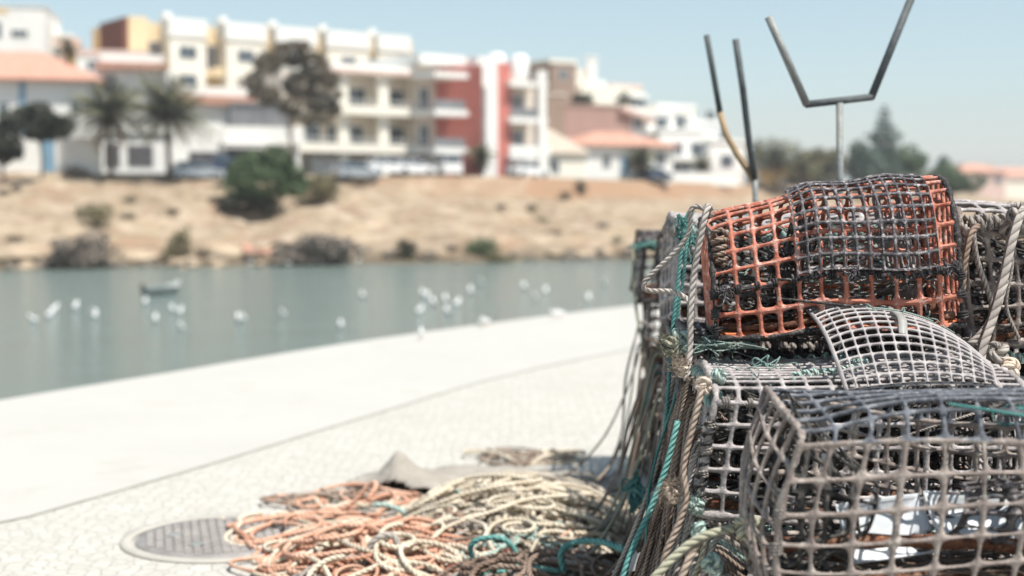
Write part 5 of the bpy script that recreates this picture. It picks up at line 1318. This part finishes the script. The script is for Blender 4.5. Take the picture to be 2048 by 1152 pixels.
def knot(c, s, mat, label, seed, r, nf=0, fr_dir=None, fl=None, name='rope_knot'):
    m = MB(); P = knot_path((0, 0, 0), s*.85, seed); m.tube(P, r*.9, 8, closed=True); m.tube(knot_path((s*.2, 0, -s*.6), s*.6, seed+1), r*.8, 8, closed=True)
    o = m.build(name, M[mat], loc=tuple(c)); tag(o, label, 'knot')
    if nf:
        f = fibres(MB(), (0, 0, 0), fl or s*1.6, nf, seed, .4, fr_dir); f.build('frayed_end', M[mat], o)
    return o
knot(at(1362, 735, 2.80), .015, 'frayed', 'pale frayed rope knot at the left corner of the grey trap', 5, .006, 110, (-.4, 0, .5), .045)
knot(at(1406, 768, 2.66), .016, 'frayed', 'pinkish rope knot tied round the grey trap front corner post', 8, .0068, 50, (-.4, 0, .2), .03)
knot(at(1438, 750, 2.68), .014, 'paleteal', 'pale teal knot wrapped on the grey trap front corner', 9, .006, 40, None, .03)
knot(at(1338, 690, 3.0), .022, 'olive_rope', 'olive-grey frayed knot behind the pale frayed one', 11, .0065, 120, (-.5, 0, .3), .05)
knot(at(1362, 675, 3.05), .026, 'paleteal', 'knotted faded rope bundle under the orange trap left end', 14, .008, 30, None, .04)
knot(at(1342, 985, 2.62), .018, 'frayed', 'frayed pale rope tuft low on the left rope curtain', 17, .006, 130, (-.3, -.2, .4), .045)
knot(at(1392, 1010, 2.60), .016, 'paleteal', 'pale teal knot at the lower left corner of the grey trap', 18, .0055, 60, None, .035)
knot(at(1495, 1055, 2.42), .025, 'olive_rope', 'big olive-grey knot at the foot of the nearest trap', 20, .0085, 40, None, .03)
knot(at(1398, 1060, 2.52), .017, 'paleteal', 'faded teal lashing knot left of the big olive-grey knot', 23, .006, 50, None, .03)
knot(at(1425, 1128, 2.44), .021, 'paleteal', 'pale teal lashing knot at the bottom edge under the nearest trap', 24, .006, 50, None, .03)
knot(at(2038, 428, 3.08), .028, 'greyrope', 'large frayed grey knot on top of the rope-bound trap', 26, .009, 220, None, .04)
knot(at(1995, 705, 2.98), .026, 'greyrope', 'grey knot at the lower end of the slanting ropes', 27, .009, 60, None, .04)
knot(at(2020, 735, 2.9), .02, 'frayed', 'pale stub of rope right of the pale mesh sheet', 28, .008, 10, None, .03)
def tangle(px, py, d, spread, n, mat, label, seed, r=.0028, L=.22):
    c = at(px, py, d)
    m = MB(); twine(m, lambda g: g.normal(size=3)*np.array(spread)*.75, int(n*2.2), L*.14, r*.6, seed, 1.6)
    tag(m.build('twine_tangle', M[mat], loc=tuple(c)), label, 'twine')
tangle(1372, 468, 3.5, (.012, .03, .028), 46, 'tealrope', 'bright teal twine tangle left of the orange trap', 3, .0032)
tangle(1300, 492, 5.65, (.045, .04, .01), 30, 'tealrope', 'teal twine tangle on the far left top trap', 4, .004)
tangle(1360, 700, 3.1, (.02, .05, .012), 40, 'greyrope', 'grey twine tangle beneath the left end of the orange trap', 6, .004, .2)
tangle(1460, 690, 2.98, (.05, .03, .008), 34, 'paleteal', 'faded twine scraps on the grey trap under the orange trap', 7, .0025, .14)
tangle(1272, 985, 3.9, (.02, .08, .03), 34, 'tealrope', 'teal twine tangle low in the rope curtain', 8, .004, .2)
tangle(1930, 700, 3.1, (.05, .05, .012), 44, 'greyrope', 'grey twine tangle between the pale sheet and the rope-bound trap', 9, .003, .16)
m = MB()
f = np.linspace(0, 1, 14)
m.tube([(0, 0, 0), (.004, 0, .05), (.012, 0, .11)], [.0016, .0012, .0005], 5)
V = []
for k in range(26):
    s_ = k/26; c = np.array([.012*s_**2, 0, .02+.09*s_])
    for sg in (-1, 1): V += [c, c+np.array([sg*.02*(1-s_*.6), .004, .012]), c+np.array([sg*.021*(1-s_*.6), .004, .016]), c+np.array([0, 0, .0036])]
m.add(V, np.arange(len(V)).reshape(-1, 4)); p = at(1256, 1152, 2.72); ft = m.build('feather', M['feather'], loc=tuple(p), rot=(R(-10), R(18), 0)); ft.scale = (.5, .5, .42); tag(ft, 'grey bird feather stuck among the ropes in the lower left of the stack', 'feather')

# ---- heap of ropes on the cobbles
def heap(n, cx, cy, rx, ry, h, mats, wts, Ls, rr, seed, group, where, base=0.0, curl=1.0, stuff=None):
    g = np.random.default_rng(seed); gr = random.Random(seed)
    SB = {}
    for i in range(n):
        a = g.uniform(0, 6.28); q = math.sqrt(g.uniform(0, 1))*.95
        p = np.array([cx+rx*q*math.cos(a), cy+ry*q*math.sin(a)]); hd = g.uniform(0, 6.28); kp = 0; L = g.uniform(*Ls); st = .018
        lay = g.uniform(.1, 1.0); P = []; sg = g.choice((-1, 1))
        for k in range(int(L/st)):
            kp = kp*.92+g.normal()*2.6*curl; kk = kp+sg*3.2*curl
            hd += kk*st*1.6
            e = ((p[0]-cx)/rx)**2+((p[1]-cy)/ry)**2
            if e > 1:
                t = math.atan2(cy-p[1], cx-p[0]); df = (t-hd+pi) % (2*pi)-pi; hd += df*.18
            p = p+st*np.array([math.cos(hd), math.sin(hd)])
            e = ((p[0]-cx)/rx)**2+((p[1]-cy)/ry)**2
            z = rr+base+h*max(0, 1-e)**.7*lay+.012*(1+math.sin(k*.13+i))*min(1, lay)
            P.append((p[0], p[1], z))
        mt = gr.choices(mats, wts)[0]
        P = np.array(P)
        rq = rr*g.uniform(.75, 1.25)
        if stuff:
            SB.setdefault('b', MB()).tube(P, rq, 6, m=mats.index(mt)); continue
        o = MB().tube(P-P[0], rq, 7).build('rope', M[mt], loc=tuple(P[0])); tag(o, '%s rope lying in %s' % (CN[mt], where), 'rope', group)
    if stuff: tag(SB['b'].build('rope_litter', [M[q] for q in mats]), stuff, 'rope litter', kind='stuff')
heap(70, .02, 4.85, .42, .80, .15, ('beigerope', 'tan', 'greyrope', 'brownrope', 'paleteal', 'orangerope'), (15, 2, 2.5, .5, .4, .8), (1.2, 2.8), .0066, 31, 'ropes heaped on the paving', 'the loose heap at the foot of the stack')
heap(40, -.40, 4.42, .36, .36, .11, ('orangerope', 'beigerope', 'greyrope'), (12, 2.2, .8), (1.2, 2.8), .0066, 32, 'ropes heaped on the paving', 'the orange part of the heap near the manhole')
heap(12, .10, 4.05, .34, .3, .14, ('redrope', 'greyrope', 'beigerope', 'brownrope'), (1.6, 3, 3, 3), (1.0, 2.0), .0085, 36, 'ropes heaped on the paving', 'the shaded front of the heap by the stack')
heap(12, -.70, 4.85, .26, .26, .03, ('orangerope', 'beigerope'), (8, 2), (.8, 1.6), .0075, 33, 'ropes heaped on the paving', 'the flat spread between heap and manhole', curl=.6)
heap(9, -.62, 5.32, .30, .10, .05, ('tan', 'beigerope', 'orangerope'), (6, 3, 2), (.7, 1.4), .008, 34, 'ropes heaped on the paving', 'the thin tail behind the manhole')
heap(9, .06, 6.25, .26, .12, .03, ('beigerope', 'tan'), (5, 3), (.6, 1.2), .006, 35, 'ropes heaped on the paving', 'the small pile behind the canvas')
heap(84, .02, 4.80, .42, .82, .09, ('beigerope', 'tan', 'greyrope', 'brownrope'), (9, 3, 3, 1.5), (1.0, 2.4), .0062, 41, None, '', stuff='matted mass of thin beige rope under the loose heap at the foot of the stack')
heap(46, -.42, 4.45, .36, .38, .06, ('orangerope', 'beigerope', 'redrope'), (9, 2, 1.5), (1.0, 2.4), .0062, 42, None, '', stuff='matted mass of thin orange rope under the orange part of the heap')
rope([at(440, 1037, 5.05), at(500, 1050, 5.0), at(560, 1062, 4.95), at(620, 1078, 4.85)], .008, 'beigerope', 'thin pale rope trailing across the manhole cover')
rope([at(600, 1110, 4.5), at(660, 1085, 4.45), at(735, 1078, 4.4), at(700, 1110, 4.35), at(640, 1150, 4.3)], .013, 'beigerope', 'thick pale rope arching over the orange ropes')
rope([at(722, 1155, 4.25), at(745, 1085, 4.25), at(790, 1075, 4.25), at(800, 1150, 4.22)], .011, 'greyrope', 'grey rope loop standing up at the picture bottom among orange ropes')
rope([at(948, 1130, 4.2), at(942, 1090, 4.18), at(972, 1076, 4.18), at(1010, 1080, 4.18), at(1034, 1110, 4.18), at(1030, 1145, 4.15), at(990, 1142, 4.12), at(960, 1150, 4.1)], .0085, 'tealrope', 'teal rope loop lying on the beige heap')
rope([at(1128, 1145, 3.9), at(1122, 1105, 3.9), at(1150, 1084, 3.9), at(1200, 1084, 3.85), at(1250, 1100, 3.75)], .009, 'tealrope', 'teal rope arc emerging from the stack at the picture bottom')
rope([at(1000, 1142, 4.15), at(1060, 1136, 4.1), at(1120, 1142, 4.05)], .008, 'tealrope', 'short teal rope between the teal loop and the teal arc')
rope([at(735, 1000, 5.0), at(752, 972, 5.05), at(740, 968, 5.1), at(700, 1010, 5.1), at(640, 1030, 5.1), at(590, 1060, 5.0)], .0095, 'orangerope', 'orange rope kinked upright beside the canvas peak')
rope([at(745, 1010, 5.0), at(780, 1012, 4.98), at(815, 1030, 4.95), at(800, 1045, 4.9), at(760, 1040, 4.9)], .01, 'paleteal', 'pale teal rope twist in front of the canvas peak')
rope([at(880, 1040, 4.9), at(870, 1065, 4.85), at(905, 1095, 4.8), at(945, 1080, 4.8), at(960, 1045, 4.85), at(930, 1020, 4.9)], .0125, 'beigerope', 'thick cream rope loop on the middle of the heap')

# =================================================================== OTHER THINGS ON THE QUAY
q = on_z(446, 1077)
r = empty('manhole_cover', (q.x, q.y, 0), (0, 0, R(14)), 'round ribbed cast-iron manhole cover set in the cobbles', 'manhole cover')
m = MB(); m.lathe([(.300, .004), (.302, .010), (.338, .010), (.341, .003)], 0, 0, 64); m.build('rim', pm('manhole_surround', (.36, .345, .31), (.42, .40, .365), 8, .9), r)
m = MB(); m.lathe([(0, .010), (.285, .010), (.290, .002)], 0, 0, 64)
for k in range(-9, 10):
    for j in range(-9, 10):
        x, y = k*.03, j*.03
        if math.hypot(abs(x)+.014, abs(y)+.014) < .275: m.box(x-.0125, x+.0125, y-.0125 if (k+j) % 2 else y-.006, y+.0125 if (k+j) % 2 else y+.006, .0102, .0145, b=.0015)
m.build('plate', M['castiron'], r)
for x, y in ((-.16, .03), (-.09, -.12)):
    m = MB(); m.lathe([(0, .0175), (.022, .0175), (.026, .0148)], x, y, 18); m.build('key_plate', M['galv'], r)
# canvas sheet with a peak
n1, n2 = 60, 36; X, Y = np.meshgrid(np.linspace(-.66, .46, n1), np.linspace(5.36, 6.0, n2))
Z = .014 + .115*np.exp(-(((X+.455)/.075)**2)**.75-(((Y-5.62)/.16)**2)) + .045*np.exp(-((X+.30)/.16)**2-((Y-5.55)/.16)**2) + .012*np.abs(vnoise(X, Y, 9, 4))*np.exp(-((X+.3)/.4)**2) + .006*vnoise(X, Y, 16, 8)
i = np.arange(n2-1)[:, None]; j = np.arange(n1-1)[None]
c = np.array([-.1, 5.68, 0])
ed = ((np.abs(X+.1)/.56)**2.2+(np.abs(Y-5.68)/.32)**2.2+.12*vnoise(X, Y, 5, 2)) < 1.0
F = np.stack([i*n1+j, i*n1+j+1, (i+1)*n1+j+1, (i+1)*n1+j], 2).reshape(-1, 4); F = F[ed.ravel()[F].all(1)]
o = MB().add(np.stack([X, Y, Z], 2).reshape(-1, 3)-c, F).build('canvas_sheet', M['canvas'], loc=tuple(c)); s_ = o.modifiers.new('thick', 'SOLIDIFY'); s_.thickness = .006
tag(o, 'crumpled grey-beige canvas sheet rising to a small peak behind the rope heap', 'canvas')
# forked posts standing behind the first rows of traps
def fpost(label, pole, bars, r_, mats):
    base = Vector((pole[-1].x, pole[-1].y, 0)); r = empty('forked_post', tuple(base), label=label, cat='post')
    m = MB(); m.tube([p-base for p in pole]+[Vector((0, 0, -.02))], r_, 10); m.lathe([(0, .0), (.09, 0), (.09, .012), (.03, .016), (0, .016)], 0, 0, 20); m.build('pole', M['galv'], r)
    for nm, P, mt, rad in bars:
        m = MB(); m.tube([p-base for p in P], rad, 10); m.build(nm, M[mt], r)
d = 4.12
fpost('wide forked steel post spreading into the sky, its pole right of the palms', [at(1679, 206, d), at(1680, 380, d)], [
    ('crossbar', [at(1612, 209, d-.03), at(1744, 194, d+.04)], 'dark_shade_steel', .0105),
    ('arm', [at(1614, 210, d-.03), at(1537, 34, d-.07)], 'galv', .0115), ('arm', [at(1742, 196, d+.04), at(1830, -22, d+.1)], 'dark_shade_steel', .0115)], .0105, None)  # left arm paler, right arm darker: sun and shade put into their colours
d = 4.9
fpost('narrow forked post with tan-wrapped left arm, seen edge-on left of the wide one', [at(1509, 352, d), at(1512, 420, d)], [
    ('arm', [at(1413, 70, d+.1), at(1422, 120, d+.1), at(1441, 232, d+.08)], 'dark_shade_steel', .0105), ('wrapped_arm', [at(1440, 226, d+.08), at(1452, 268, d+.07), at(1474, 308, d+.05), at(1508, 360, d)], 'tan_iron', .0115),
    ('arm', [at(1471, 78, d-.1), at(1486, 180, d-.08), at(1500, 300, d-.04), at(1509, 358, d)], 'dark_shade_steel', .0115), ('crossbar', [at(1504, 300, d-.04), at(1503, 346, d+.03)], 'dark_shade_steel', .012)], .0105, None)
